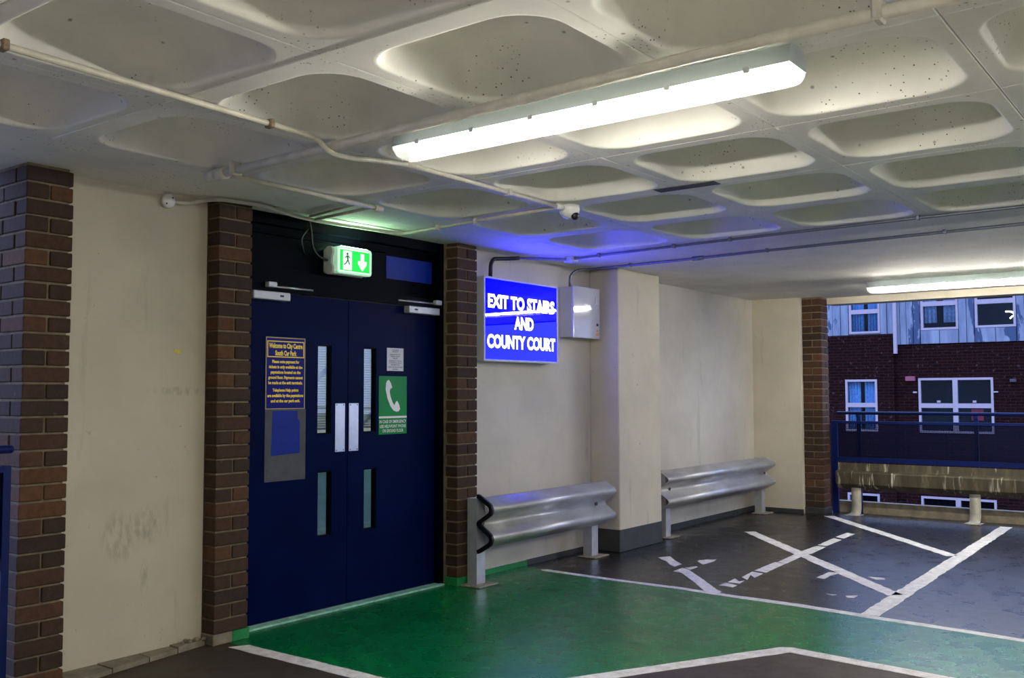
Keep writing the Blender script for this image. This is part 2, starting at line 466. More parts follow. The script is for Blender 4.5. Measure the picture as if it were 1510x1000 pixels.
def plate(x0, x1, z0, z1, y0, y1, holes):
    """slab in the XZ plane with rectangular holes (hx0,hx1,hz0,hz1)"""
    xs = sorted({x0, x1, *[h[0] for h in holes], *[h[1] for h in holes]})
    zs = sorted({z0, z1, *[h[2] for h in holes], *[h[3] for h in holes]})
    nx, nz = len(xs)-1, len(zs)-1
    def solid(i, j):
        if i < 0 or j < 0 or i >= nx or j >= nz: return False
        cx, cz = (xs[i]+xs[i+1])/2, (zs[j]+zs[j+1])/2
        return not any(h[0] < cx < h[1] and h[2] < cz < h[3] for h in holes)
    m = MB()
    for i in range(nx):
        for j in range(nz):
            if not solid(i, j): continue
            a, b, c, d = xs[i], xs[i+1], zs[j], zs[j+1]
            m.add([(a, y0, c), (b, y0, c), (b, y0, d), (a, y0, d)], [(0, 1, 2, 3)])
            m.add([(a, y1, c), (b, y1, c), (b, y1, d), (a, y1, d)], [(3, 2, 1, 0)])
            if not solid(i-1, j): m.add([(a, y0, c), (a, y0, d), (a, y1, d), (a, y1, c)], [(0, 1, 2, 3)])
            if not solid(i+1, j): m.add([(b, y0, c), (b, y0, d), (b, y1, d), (b, y1, c)], [(3, 2, 1, 0)])
            if not solid(i, j-1): m.add([(a, y0, c), (b, y0, c), (b, y1, c), (a, y1, c)], [(3, 2, 1, 0)])
            if not solid(i, j+1): m.add([(a, y0, d), (b, y0, d), (b, y1, d), (a, y1, d)], [(0, 1, 2, 3)])
    return m

def lettering(txt, cx, cz, y, w, h, mat, parent, bold=0.0, name='lettering'):
    """flat raised lettering facing -Y, fitted to width w (None = natural) and capital height h"""
    cu = bpy.data.curves.new('txt', 'FONT'); cu.body = txt; cu.align_x = 'CENTER'; cu.size = 1.0
    cu.offset = bold; cu.extrude = 0.0; cu.resolution_u = 3
    ob = bpy.data.objects.new('txt', cu); C.objects.link(ob)
    dg = bpy.context.evaluated_depsgraph_get(); dg.update()
    me = bpy.data.meshes.new_from_object(ob.evaluated_get(dg))
    bpy.data.objects.remove(ob); bpy.data.curves.remove(cu)
    xs = [v.co.x for v in me.vertices]; x0, x1 = min(xs), max(xs)
    kz = h/0.72; kx = (w/(x1-x0)) if w else kz
    mid = (x0+x1)/2
    for v in me.vertices:
        v.co = Vector((cx+(v.co.x-mid)*kx, y, cz+(v.co.y-0.36)*kz))
    me.materials.clear(); me.materials.append(MATS[mat]); me.name = name
    o = bpy.data.objects.new(name, me); C.objects.link(o); return place(o, parent)

def arc(c, r, a0, a1, n, plane='xz'):
    out = []
    for k in range(n+1):
        t = math.radians(a0+(a1-a0)*k/n)
        out.append((c[0]+r*math.cos(t), c[1]+r*math.sin(t)))
    return out

def smooth_path(pts, r=0.04, n=5):
    """round the corners of a polyline"""
    P = [Vector(p) for p in pts]; out = [P[0]]
    for i in range(1, len(P)-1):
        a = (P[i-1]-P[i]); b = (P[i+1]-P[i]); d = min(r, a.length*0.45, b.length*0.45)
        p0 = P[i]+a.normalized()*d; p1 = P[i]+b.normalized()*d
        for k in range(n+1):
            t = k/n; out.append(p0*(1-t)**2+P[i]*2*t*(1-t)+p1*t*t)
    out.append(P[-1]); return out

WY = 4.75      # face of the door-side wall
ZC = 2.525     # soffit
STRUCT = 'structure'

# ------------------------------------------------------------------ floor and its paint
floor = MB().box(-6, 11.62, -8, 5.0, -0.25, 0).build('floor', 'floor', label='worn grey brown concrete deck of the car park', cat='floor', kind=STRUCT)

def flat(name, pts, z, mat, label=None, jag=0.0, step=0.12):
    P = []
    n = len(pts)
    for i in range(n):
        a = Vector(pts[i]); b = Vector(pts[(i+1) % n]); L = (b-a).length
        k = max(1, int(L/step)) if jag else 1
        nn = Vector((-(b-a).y, (b-a).x)).normalized() if L else Vector((0, 0))
        for j in range(k):
            q = a.lerp(b, j/k)
            if jag and j: q = q+nn*random.uniform(-jag, jag)
            P.append((q.x, q.y))
    m = MB().prism(P, 2, 0.0002, z)
    return m.build(name, mat, floor, label=label)

flat('asphalt_surface', [(6.34, 4.75), (11.10, 4.75), (11.10, 3.93), (11.6, 3.93), (11.6, -8), (5.7, -8), (6.18, 1.05), (6.28, 2.1)], 0.0012, 'asphalt', 'black asphalt bay surface')
flat('green_walkway', [(3.46, 4.80), (5.46, 4.80), (5.46, 4.74), (6.44, 4.74), (6.36, 4.4), (6.34, 3.3), (6.29, 2.2), (6.20, 1.2), (5.72, -8), (4.6, -8), (5.14, 1.2), (5.20, 2.06), (3.47, 2.97)], 0.0018, 'green_floor', 'green painted walkway in front of the doors')
flat('bounce_floor', [(-6, 4.3), (1.2, 4.3), (2.2, 3.2), (3.2, 2.5), (3.6, 1.4), (4.0, 0.4), (4.0, -8), (-6, -8)], 0.0016, 'bounce_lane', 'added unseen pale concrete lane')  # unseen pale surface, added to bounce light onto the ceiling
def stripe(p0, p1, w, name='white_line', jag=0.006, z=0.0028):
    a = Vector(p0); b = Vector(p1); n = Vector((-(b-a).y, (b-a).x)).normalized()*w/2
    return flat(name, [a-n, b-n, b+n, a+n], z, 'stripe', None, jag, 0.07)
for pts in ([(6.37, 4.545), (6.40, 4.50), (6.375, 3.87), (6.385, 3.32), (6.36, 2.99), (6.35, 2.40), (6.28, 1.86), (6.245, 1.38), (6.20, 1.0), (6.0, -2.0), (5.93, -2.0), (6.13, 1.0), (6.17, 1.38), (6.205, 1.86), (6.265, 2.40), (6.29, 2.99), (6.32, 3.32), (6.31, 3.87), (6.33, 4.50)],):
    flat('white_line', pts, 0.0028, 'stripe', 'long white edge line between green paint and asphalt', 0.004, 0.1)
flat('white_line', [(3.40, 4.55), (3.50, 4.50), (3.50, 3.0), (5.22, 2.10), (5.25, 2.04), (5.17, 1.2), (4.7, -5), (4.61, -5), (5.08, 1.2), (5.15, 2.02), (3.41, 2.94)], 0.0029, 'stripe', 'white edge line between green paint and grey deck', 0.004, 0.1)
stripe((9.34, 4.06), (7.02, 1.99), 0.115)
stripe((6.30, 1.945), (11.23, 2.045), 0.115)
stripe((11.05, 3.84), (8.98, 2.06), 0.115)
stripe((6.30, -0.55), (11.23, -0.45), 0.115)
for pts in ([(7.427, 4.058), (7.529, 4.001), (7.348, 3.849), (7.247, 3.746), (7.113, 3.739), (7.174, 3.814), (7.301, 3.912), (7.348, 3.982)],
            [(6.919, 3.649), (7.094, 3.662), (7.044, 3.577), (6.731, 3.295), (6.463, 3.065), (6.413, 3.005), (6.324, 2.999), (6.349, 3.099), (6.617, 3.317), (6.905, 3.571)],
            [(7.107, 3.644), (7.225, 3.607), (7.201, 3.578), (7.067, 3.576)],
            [(7.451, 3.707), (7.513, 3.713), (7.626, 3.615), (7.535, 3.594), (7.334, 3.595), (7.379, 3.641)],
            [(6.616, 3.121), (6.73, 3.12), (6.686, 3.009), (6.605, 3.01), (6.627, 3.072)],
            [(6.763, 3.119), (6.929, 3.134), (6.838, 3.061), (6.896, 3.044), (6.764, 3.023), (6.769, 3.068)],
            [(7.01, 3.115), (7.268, 3.144), (7.242, 3.044), (7.047, 3.028), (7.143, 3.102), (6.933, 3.038)],
            [(7.328, 3.15), (7.789, 3.169), (7.782, 3.071), (7.301, 3.041)],
            [(7.821, 3.153), (8.324, 3.186), (8.322, 3.098), (7.785, 3.067)],
            [(8.385, 3.194), (8.829, 3.194), (8.822, 3.104), (8.384, 3.073), (8.308, 3.117)],
            [(8.896, 3.202), (9.396, 3.226), (9.332, 3.13), (8.887, 3.115)],
            [(9.493, 3.242), (9.834, 3.24), (9.786, 3.147), (9.431, 3.14)],
            [(7.326, 2.655), (7.602, 2.655), (7.633, 2.566), (7.471, 2.597), (7.311, 2.585)],
            [(7.597, 2.356), (7.617, 2.237), (7.553, 2.212), (7.512, 2.268)],
            [(6.782, 2.391), (6.794, 2.317), (6.751, 2.338)],
            [(6.795, 2.259), (6.858, 2.192), (6.762, 2.192), (6.746, 2.232)]):
    flat('worn_line_fragment', pts, 0.0026, 'stripe')
flat('tar_patch', [(10.1, 3.19), (10.24, 3.24), (10.764, 3.27), (11.0, 3.22), (10.333, 3.14)], 0.0022, 'black', 'dark tar patch')

# ------------------------------------------------------------------ walls
MB().box(2.506, 3.364, WY, WY+0.2, 0, ZC).build('wall_left', 'wall_dull', label='scuffed cream painted wall panel left of the blue doors', cat='wall', kind=STRUCT)
MB().box(5.690, 11.30, WY, WY+0.2, 0, ZC).build('wall_right', 'wall_grey', label='off white painted wall behind the crash barriers', cat='wall', kind=STRUCT)
MB().box(11.10, 11.30, 4.162, WY, 0, ZC).build('wall_far', 'wall', label='short cream end wall beside the far brick pier', cat='wall', kind=STRUCT)
MB().box(-6.2, -6, -8, 5, 0, ZC).build('wall_back', 'wall', label='plain cream wall behind the camera', cat='wall', kind=STRUCT)
MB().box(-6.2, 11.6, -8.2, -8, 0, ZC).build('wall_side', 'wall', label='plain cream wall across the deck', cat='wall', kind=STRUCT)
MB().box(-6, -1.0, WY, WY+0.2, 0, ZC).build('wall_near', 'wall', label='cream wall left of the open bay', cat='wall', kind=STRUCT)
# baseboards
MB().box(6.46, 7.46, WY-0.008, WY, 0, 0.045).build('baseboard_right', 'kick', label='black painted wall base beside the concrete column', cat='baseboard', kind=STRUCT)
MB().box(8.2, 11.1, WY-0.008, WY, 0, 0.06).build('baseboard_rear', 'kick', label='black painted wall base behind the second crash barrier', cat='baseboard', kind=STRUCT)
MB().box(11.09, 11.10, 4.15, WY-0.008, 0, 0.05).build('baseboard_far', 'kick', label='black painted base of the short end wall', cat='baseboard', kind=STRUCT)
MB().box(5.69, 6.46, WY-0.009, WY, 0, 0.042).build('baseboard_green', 'green_paint_v', label='green painted wall base behind the first barrier post', cat='baseboard', kind=STRUCT)
# broken kerb under the left wall
k = thing('concrete_kerb', (2.9, 4.7, 0), 'crumbling low concrete kerb along the foot of the left cream wall', 'kerb')
xs = [2.508, 2.74, 2.97, 3.16, 3.354]
for a, b in zip(xs[:-1], xs[1:]):
    ya = 4.55+0.15*(a-2.42)/0.94; yb = 4.55+0.15*(b-2.42)/0.94
    h = random.uniform(0.022, 0.034)
    MB().prism([(a+0.003, ya), (b-0.003, yb), (b-0.003, WY), (a+0.003, WY)], 2, 0, h).build('kerb_block', 'concrete', k)
rub = thing('rubble_pile', (3.28, 4.69, 0.03), 'crumbled mortar bits in the corner by the left door pier', 'rubble')
for i in range(14):
    r_ = random.uniform(0.006, 0.018); x = 3.28+random.uniform(-0.07, 0.07); y = 4.715+random.uniform(-0.02, 0.02); z = 0.030+r_*0.6
    m = MB(); m.lathe((x, y, z), [(r_*0.3, -r_*0.8), (r_, -r_*0.2), (r_*0.8, r_*0.5), (r_*0.2, r_*0.8)], 2, 6); m.sm = [False]*len(m.sm)
    m.build('mortar_crumb', 'concrete', rub)
MB().prism([(3.155, 1.640), (3.165, 1.655), (3.20, 1.648), (3.215, 1.655), (3.20, 1.632), (3.175, 1.628)], 1, WY-0.002, WY).build('torn_sticker', 'sticker', label='torn yellow sticker scrap on the left cream wall', cat='sticker')

# ------------------------------------------------------------------ coffered ceiling
PX, PY = 0.869, 0.8625
AX, AY, CR = 0.354, 0.366, 0.17
ceil = MB()
XE, YE = 2.594+PX*4.5, 3.707+PY/2          # end of the coffers towards +X / +Y
XS, YS = XE-PX*11, YE-PY*13
ceil.box(XE, 11.62, -8.2, WY+0.2, ZC, ZC+0.3).box(-6.2, XE, YE, WY+0.2, ZC, ZC+0.3).box(-6.2, XE, YS, YE, ZC+0.30, ZC+0.33)
ceil.box(-6.2, XS, YS, YE, ZC, ZC+0.3)
ceiling = ceil.build('ceiling', 'ceiling', label='painted concrete ceiling with rows of coffers', cat='ceiling', kind=STRUCT)
def rrect(a, b, r, n=8, m=4):
    """rounded rectangle loop: per corner n arc steps, per side m extra steps"""
    pts = []
    for q in range(4):
        sx, sy = ((1, 1), (-1, 1), (-1, -1), (1, -1))[q]
        cx, cy = sx*(a-r), sy*(b-r)
        for kk in range(n+1):
            t = math.radians(90*q+90*kk/n); pts.append((cx+r*math.cos(t), cy+r*math.sin(t)))
        nx_, ny_ = ((-1, 1), (-1, -1), (1, -1), (1, 1))[q]
        ex, ey = nx_*(a-r), ny_*(b-r)
        t = math.radians(90*(q+1)); p0 = pts[-1]; p1 = (ex+r*math.cos(t), ey+r*math.sin(t))
        for kk in range(1, m): pts.append((p0[0]+(p1[0]-p0[0])*kk/m, p0[1]+(p1[1]-p0[1])*kk/m))
    return pts
def outer(a, b, A, B, r, n=8, m=4):
    pts = []
    for q in range(4):
        sx, sy = ((1, 1), (-1, 1), (-1, -1), (1, -1))[q]
        corner = (sx*A, sy*B)
        if q % 2 == 0: s0 = (sx*A, sy*(b-r)); s1 = (sx*(a-r), sy*B)
        else: s0 = (sx*(a-r), sy*B); s1 = (sx*A, sy*(b-r))
        for kk in range(n+1):
            if kk <= n//2:
                t = kk/(n/2); pts.append((s0[0]+(corner[0]-s0[0])*t, s0[1]+(corner[1]-s0[1])*t))
            else:
                t = (kk-n/2)/(n/2); pts.append((corner[0]+(s1[0]-corner[0])*t, corner[1]+(s1[1]-corner[1])*t))
        q2 = (q+1) % 4; sx2, sy2 = ((1, 1), (-1, 1), (-1, -1), (1, -1))[q2]
        if q2 % 2 == 0: nx0 = (sx2*A, sy2*(b-r))
        else: nx0 = (sx2*(a-r), sy2*B)
        p0 = pts[-1]
        for kk in range(1, m): pts.append((p0[0]+(nx0[0]-p0[0])*kk/m, p0[1]+(nx0[1]-p0[1])*kk/m))
    return pts
m = MB(); loops = []
g = 0.0015
loops.append([(x, y, 0.02) for x, y in outer(AX, AY, PX/2, PY/2, CR)])
loops.append([(x, y, 0.003) for x, y in outer(AX, AY, PX/2-g, PY/2-g, CR)])
loops.append([(x, y, 0.0) for x, y in outer(AX, AY, PX/2-0.003, PY/2-0.003, CR)])
loops.append([(x, y, 0.0) for x, y in outer(AX, AY, PX/2-0.009, PY/2-0.009, CR)])
for sI, zI in ((-0.014, 0.0), (-0.006, 0.0), (0.0, 0.003), (0.006, 0.012), (0.016, 0.032), (0.032, 0.062), (0.055, 0.096), (0.085, 0.128), (0.12, 0.147), (0.16, 0.162), (0.20, 0.171), (0.24, 0.176), (0.285, 0.178)):
    a, b = AX-sI, AY-sI; r_ = min(max(0.05, CR-0.25*sI), b-0.01, a-0.01)
    loops.append([(x, y, zI) for x, y in rrect(a, b, r_)])
nL = len(loops[0]); vs = [p for lp in loops for p in lp]
fs = [(i*nL+kk, i*nL+(kk+1) % nL, (i+1)*nL+(kk+1) % nL, (i+1)*nL+kk) for i in range(len(loops)-1) for kk in range(nL)]
m.add(vs, fs, True); m.add(vs, [tuple(range((len(loops)-1)*nL, len(loops)*nL))], True)
coffer_me = m.mesh('coffer', 'ceiling')
bm = bmesh.new(); bm.from_mesh(coffer_me); bm.faces.ensure_lookup_table()
# face down
if sum(f.normal.z*f.calc_area() for f in bm.faces) > 0: bmesh.ops.reverse_faces(bm, faces=bm.faces)
bm.to_mesh(coffer_me); bm.free()
for i in range(11):
    for j in range(13):
        o = bpy.data.objects.new('coffer', coffer_me); C.objects.link(o); o.parent = ceiling
        o.location = (XE-PX*(i+0.5), YE-PY*(j+0.5), ZC)
# flush joint strip along one rib (a pair of joints in the concrete)
for jx in (2.594-PX/2,):
    MB().box(jx-0.035, jx+0.035, YS, YE, ZC-0.004, ZC+0.004).build('joint_strip', 'ceiling', ceiling)
MB().box(4.69, 4.78, 2.21, 2.57, ZC-0.0035, ZC).build('bare_patch', simple('bare_concrete_patch', (84, 82, 78), 0.9, 0, 0.25, 30), ceiling, label='dark bare concrete patch')
MB().box(11.38, 11.62, -8, 3.93, 2.447, ZC).build('trim_1', 'wall', label='cream concrete beam over the far opening', cat='beam', kind=STRUCT)

# ------------------------------------------------------------------ brick piers
CH = 0.0813
brick_cache = {}
def brick_mesh(sx, sy, sz, mat):
    key = (round(sx, 3), round(sy, 3), round(sz, 3), mat)
    if key not in brick_cache:
        brick_cache[key] = MB().cbox(-sx/2, sx/2, -sy/2, sy/2, -sz/2, sz/2, 0.004).mesh('brick', mat)
    return brick_cache[key]
def pier(name, base, label, layouts, core, z0, orange=(), mat='brick'):
    p = thing(name, base, label, 'pillar')
    MB().box(core[0], core[1], core[2], core[3], 0, ZC).build('mortar', 'mortar', p)
    i = 0; z = z0
    while z < ZC-0.02:
        h = min(CH-0.011, ZC-0.003-z)
        for q, (x0, x1, y0, y1) in enumerate(layouts[i % 2]):
            j = lambda s=0.0018: random.uniform(-s, s)
            me = brick_mesh(x1-x0, y1-y0, h, mat)
            o = bpy.data.objects.new('brick', me); C.objects.link(o)
            o.location = ((x0+x1)/2+j(), (y0+y1)/2+j(), z+h/2+j(0.0008)); o.rotation_euler = (0, 0, random.uniform(-0.006, 0.006))
            place(o, p)
            if (i, q) in orange:
                o.material_slots[0].link = 'OBJECT'; o.material_slots[0].material = MATS['brick_orange']
        z += CH; i += 1
    return p
def lay(x0, x1, y0, yd):
    xm = (x0+x1)/2
    return ([(x0, x1, y0, y0+0.104)]+([(x0, x0+0.104, y0+0.115, yd)] if yd > y0+0.2 else []),
            [(x0, xm-0.005, y0, min(yd, y0+0.225)), (xm+0.005, x1, y0, min(yd, y0+0.225))]+([(x0, x0+0.104, y0+0.236, yd)] if yd > y0+0.3 else []))
p1 = pier('brick_pier', (2.385, 4.8, 0), 'brown brick pier at the far left edge beside the cream wall', lay(2.268, 2.502, 4.64, 4.97), (2.276, 2.484, 4.650, 4.965), 0.0, {(21, 0), (10, 0)})
p2 = pier('brick_pier', (3.48, 4.7, 0), 'brown brick pier on the left side of the blue doors', lay(3.366, 3.598, 4.64, 4.75), (3.374, 3.590, 4.650, 4.88), 0.062, {(22, 1), (8, 0), (9, 1)})
p3 = pier('brick_pier', (5.57, 4.7, 0), 'dark brick pier between the blue doors and the illuminated sign', lay(5.455, 5.686, 4.635, 4.75), (5.463, 5.676, 4.645, 4.88), 0.062)
LA = ([(11.17, 11.28, 3.93, 4.155), (11.291, 11.40, 3.93, 4.155)], [(11.17, 11.40, 3.93, 4.037), (11.17, 11.40, 4.048, 4.155)])
p4 = pier('brick_pier', (11.28, 4.04, 0), 'orange brown brick pier at the far corner beside the opening', LA, (11.178, 11.395, 3.938, 4.15), 0.075, (), 'brick_warm')
MB().cbox(3.358, 3.49, 4.632, 4.75, 0, 0.060, 0.004).build('plinth', 'concrete', p2, label='bare concrete plinth')
MB().cbox(3.49, 3.606, 4.631, 4.75, 0, 0.060, 0.004).build('plinth', 'green_paint_v', p2, label='green painted plinth')
MB().cbox(5.448, 5.69, 4.628, 4.75, 0, 0.060, 0.004).build('plinth', 'green_paint_v', p3, label='green painted plinth')
MB().cbox(11.16, 11.40, 3.922, 4.16, 0, 0.072, 0.004).build('plinth', 'kick', p4, label='black painted plinth')

# concrete column
colm = thing('concrete_column', (7.83, 4.6, 0), 'square cream painted concrete column with a black base', 'column')
MB().cbox(7.45, 8.22, 4.45, WY, 0, ZC, 0.008).build('shaft', 'wall', colm)
MB().cbox(7.446, 8.224, 4.446, WY, 0, 0.20, 0.006).build('base_band', 'kick', colm, label='black painted base')

# ------------------------------------------------------------------ double door, frame, transom
DY0, DY1 = 4.815, 4.86
ZD = 2.035
XL, XM, XR = 3.62, 4.532, 5.405
fr = MB()
fr.box(3.598, 3.62, 4.77, 4.90, 0, ZC-0.0005).box(5.405, 5.455, 4.77, 4.90, 0, ZC-0.0005)
fr.box(3.62, 5.405, 4.775, 4.90, ZD+0.005, 2.10).box(3.62, 5.405, 4.775, 4.90, 2.455, ZC-0.0005)
frame = fr.build('trim_2', 'navy_dark', label='dark navy door frame with a transom above the doors', cat='door frame', kind=STRUCT)
MB().box(3.62, 5.405, 4.84, 4.86, 2.10, 2.455).build('transom_panel', 'navy_dark', frame)
MB().cbox(3.62, 4.90, 4.822, 4.84, 2.40, 2.412, 0.002).build('cable_trunking', 'navy_dark', frame)
MB().box(4.915, 5.395, 4.836, 4.84, 2.222, 2.384).build('blue_reflection_panel', 'patch_blue', frame, label='bright blue reflection painted onto the dark transom')  # blue panel standing in for a reflection in the transom glass
MB().cbox(3.60, 5.43, 4.735, 4.815, 0.0005, 0.014, 0.003).build('trim_3', 'threshold', label='worn pale green threshold strip under the blue doors', cat='threshold', kind=STRUCT)

def leaf(name, x0, x1, holes, label):
    d = plate(x0+0.003, x1-0.003, 0.016, ZD, DY0, DY1, holes).build(name, 'navy', label=label, cat='door', kind=STRUCT)
    for (a, b, c, e) in holes:
        w = plate(a-0.001, b+0.001, c-0.001, e+0.001, DY0+0.004, DY1-0.002, [(a+0.008, b-0.008, c+0.008, e-0.008)]).build('glazing_bead', 'navy_dark', d)
        MB().box(a+0.006, b-0.006, DY0+0.022, DY0+0.028, c+0.006, e-0.006).build('pane', 'glass' if c > 1 else 'glass_blue', w)
    return d
d1 = leaf('door_1', XL, XM, [(4.262, 4.384, 1.14, 1.725), (4.27, 4.392, 0.478, 0.90)], 'left leaf of the navy blue double door with two narrow windows')
d2 = leaf('door_2', XM, XR, [(4.676, 4.797, 1.138, 1.722), (4.682, 4.803, 0.478, 0.893)], 'right leaf of the navy blue double door with two narrow windows')
for d, x0, x1 in ((d1, 4.420, 4.506), (d2, 4.543, 4.630)):
    pp = MB().cbox(x0, x1, DY0-0.002, DY0, 1.020, 1.340, 0.0008).build('push_plate', 'steel', d, label='brushed steel push plate')
    for sx in (x0+0.012, x1-0.012):
        for sz in (1.03, 1.33): MB().lathe((sx, DY0-0.0022, sz), [(0.0035, -0.0012), (0.0045, 0)], 1, 10).build('screw', 'ink', pp)
def closer(d, x0, x1, ax0, ax1, shoe0, shoe1):
    c = MB().cbox(x0, x1, DY0-0.062, DY0, 1.982, 2.034, 0.005).build('door_closer', 'closer', d, label='silver overhead door closer')
    MB().tube([(ax0, DY0-0.05, 2.065), (ax1, DY0-0.055, 2.066)], 0.006, 8).tube([(ax0, DY0-0.03, 2.072), (ax1, DY0-0.055, 2.068)], 0.005, 8).build('closer_arm', 'steel', c)
    MB().cbox(shoe0, shoe1, 4.735, 4.776, 2.058, 2.092, 0.004).build('arm_shoe', 'closer', c)
    MB().cbox(x0+0.2 if x1 < XM else x0+0.05, (x0+0.23) if x1 < XM else x0+0.085, DY0-0.0632, DY0-0.062, 2.004, 2.016, 0.0005).build('adjuster_mark', 'ink', c)
closer(d1, 3.70, 3.985, 3.83, 4.17, 3.80, 3.865)
closer(d2, 5.07, 5.395, 4.965, 5.37, 5.34, 5.40)

# signs on the doors
yS = DY0-0.003
s = thing('car_park_notice', (4.0, yS, 1.53), 'navy notice with yellow lettering welcoming drivers, on the left door leaf', 'sign')
MB().box(3.842, 4.156, yS, DY0, 1.308, 1.758).build('board', 'sign_navy', s)
plate(3.842, 4.156, 1.308, 1.758, yS-0.0008, yS, [(3.848, 4.150, 1.314, 1.752)]).build('edge_line', 'sign_border', s)
plate(3.853, 4.146, 1.632, 1.735, yS-0.0008, yS, [(3.859, 4.140, 1.638, 1.729)]).build('title_frame', 'sign_yellow', s)
for txt, z, w, h, b in (('Welcome to City Centre', 1.706, 0.268, 0.030, 0.045), ('South Car Park', 1.660, 0.17, 0.030, 0.045),
                        ('Please note payment for', 1.606, 0.216, 0.018, 0.05), ('tickets is only available at the', 1.573, 0.268, 0.018, 0.05),
                        ('paystations located on the', 1.540, 0.238, 0.018, 0.05), ('ground floor. Payments cannot', 1.507, 0.274, 0.018, 0.05),
                        ('be made at the exit terminals.', 1.474, 0.272, 0.018, 0.05), ('Telephone Help points', 1.428, 0.205, 0.018, 0.05),
                        ('are available by the paystations', 1.394, 0.286, 0.018, 0.05), ('and at the car park exit.', 1.361, 0.232, 0.018, 0.05)):
    lettering(txt, 3.9995, z, yS-0.0009, w, h, 'sign_yellow', s, b)
s = thing('adhesive_plate', (4.0, yS, 1.08), 'grey adhesive residue panel with a blue patch below the navy notice', 'panel')
MB().box(3.843, 4.166, DY0-0.0015, DY0, 0.862, 1.306).build('residue_panel', 'plate_grey', s)
MB().prism([(3.89, 1.02), (4.12, 1.03), (4.118, 1.23), (4.10, 1.25), (4.10, 1.298), (3.90, 1.298)], 1, DY0-0.0022, DY0-0.0015).build('bare_paint_patch', 'patch_blue', s, label='blue paint patch')
s = thing('paper_notice', (4.985, yS, 1.64), 'small white paper notice with black print above the green telephone sign', 'notice')
MB().box(4.902, 5.068, DY0-0.0015, DY0, 1.565, 1.727).build('sheet', 'paper', s)
for txt, z, w in (('TICKETS', 1.713, 0.07), ('PLEASE PAY', 1.702, 0.062), ('PLEASE PAY FOR YOUR', 1.681, 0.112), ('PARKING TICKET', 1.668, 0.092), ('BEFORE', 1.654, 0.042), ('RETURNING TO YOUR CAR', 1.636, 0.126),
                  ('AT THE PAYSTATIONS ON', 1.622, 0.128), ('GROUND FLOOR', 1.608, 0.09), ('THANK YOU FOR YOUR HELP', 1.592, 0.150), ('PLEASE', 1.577, 0.05)):
    lettering(txt, 4.985, z, DY0-0.0019, w, 0.008, 'ink', s, 0.02)
s = thing('telephone_sign', (4.96, yS, 1.32), 'green emergency sign with a white telephone handset on the right door leaf', 'sign')
MB().box(4.823, 5.102, yS, DY0, 1.120, 1.527).build('board', 'sign_green', s)
MB().box(4.823, 5.102, yS-0.0008, yS, 1.232, 1.246).build('white_bar', 'sign_white', s)
hs = [(4.918, 1.502), (4.940, 1.478), (4.953, 1.446), (4.934, 1.438), (4.928, 1.420), (4.936, 1.385), (4.955, 1.345), (4.975, 1.322), (4.992, 1.348), (5.006, 1.352), (5.026, 1.322), (5.034, 1.296), (5.020, 1.280), (4.998, 1.276), (4.966, 1.286), (4.935, 1.318), (4.905, 1.375), (4.888, 1.435), (4.892, 1.475), (4.902, 1.494)]
MB().prism(hs, 1, yS-0.0008, yS).build('handset_symbol', 'sign_white', s)
for txt, z, w in (('IN CASE OF EMERGENCY', 1.209, 0.268), ('USE HELP-POINT PHONE', 1.176, 0.262), ('ON GROUND FLOOR', 1.145, 0.208)):
    lettering(txt, 4.9625, z, yS-0.0009, w, 0.022, 'sign_white', s, 0.015)

# stairwell behind the doors
MB().box(3.30, 5.80, 6.7, 6.8, -0.2, 2.7).build('wall_stairwell', 'wall', label='pale stairwell wall behind the blue doors', cat='wall', kind=STRUCT)
MB().box(3.30, 3.40, 4.96, 6.7, -0.2, 2.7).build('wall_stairwell_left', 'wall', label='left pale side wall of the stairwell', cat='wall', kind=STRUCT)
MB().box(5.70, 5.80, 4.96, 6.7, -0.2, 2.7).build('wall_stairwell_right', 'wall', label='right pale side wall of the stairwell', cat='wall', kind=STRUCT)
MB().box(3.40, 5.70, 5.0, 6.7, -0.2, -0.002).build('floor_stairwell', 'floor', label='stairwell landing floor behind the doors', cat='floor', kind=STRUCT)
MB().box(3.30, 5.80, 4.96, 6.8, 2.7, 2.8).build('ceiling_stairwell', 'ceiling', label='stairwell ceiling behind the doors', cat='ceiling', kind=STRUCT)
bl = MB()
for i in range(36):
    z = 1.16+i*0.0168
    bl.add([(4.25, 5.02, z), (5.40, 5.02, z), (5.40, 5.006, z+0.0145), (4.25, 5.006, z+0.0145)], [(0, 1, 2, 3)])
bl.box(4.25, 5.40, 5.000, 5.03, 1.765, 1.80).box(4.30, 4.32, 5.01, 5.02, 1.80, 2.70).box(5.33, 5.35, 5.01, 5.02, 1.80, 2.70).build('louvre_blind', 'white_plastic', label='white slatted blind seen through the upper door windows', cat='blind', kind='stuff')
for a, b, n in (((4.30, 4.95, 1.44), (4.75, 4.95, 1.80), 0), ((4.60, 4.95, 1.05), (5.10, 4.95, 1.42), 1)):
    MB().tube([a, b], 0.016, 8).tube([(b[0], b[1], 0), b], 0.012, 8).build('stair_handrail', 'white_plastic', label=('pale sloping handrail behind the upper left door window', 'pale sloping handrail behind the upper right door window')[n], cat='handrail')
st = bpy.data.lights.new('stairwell_lamp', 'AREA'); st.shape = 'RECTANGLE'; st.size = 1.2; st.size_y = 0.3; st.energy = 3.8; st.color = (0.80, 0.95, 1.0)
so = bpy.data.objects.new('stairwell_lamp', st); C.objects.link(so); so.location = (4.5, 5.9, 2.66)
tag(so, 'ceiling lamp lighting the stairwell', 'lamp')

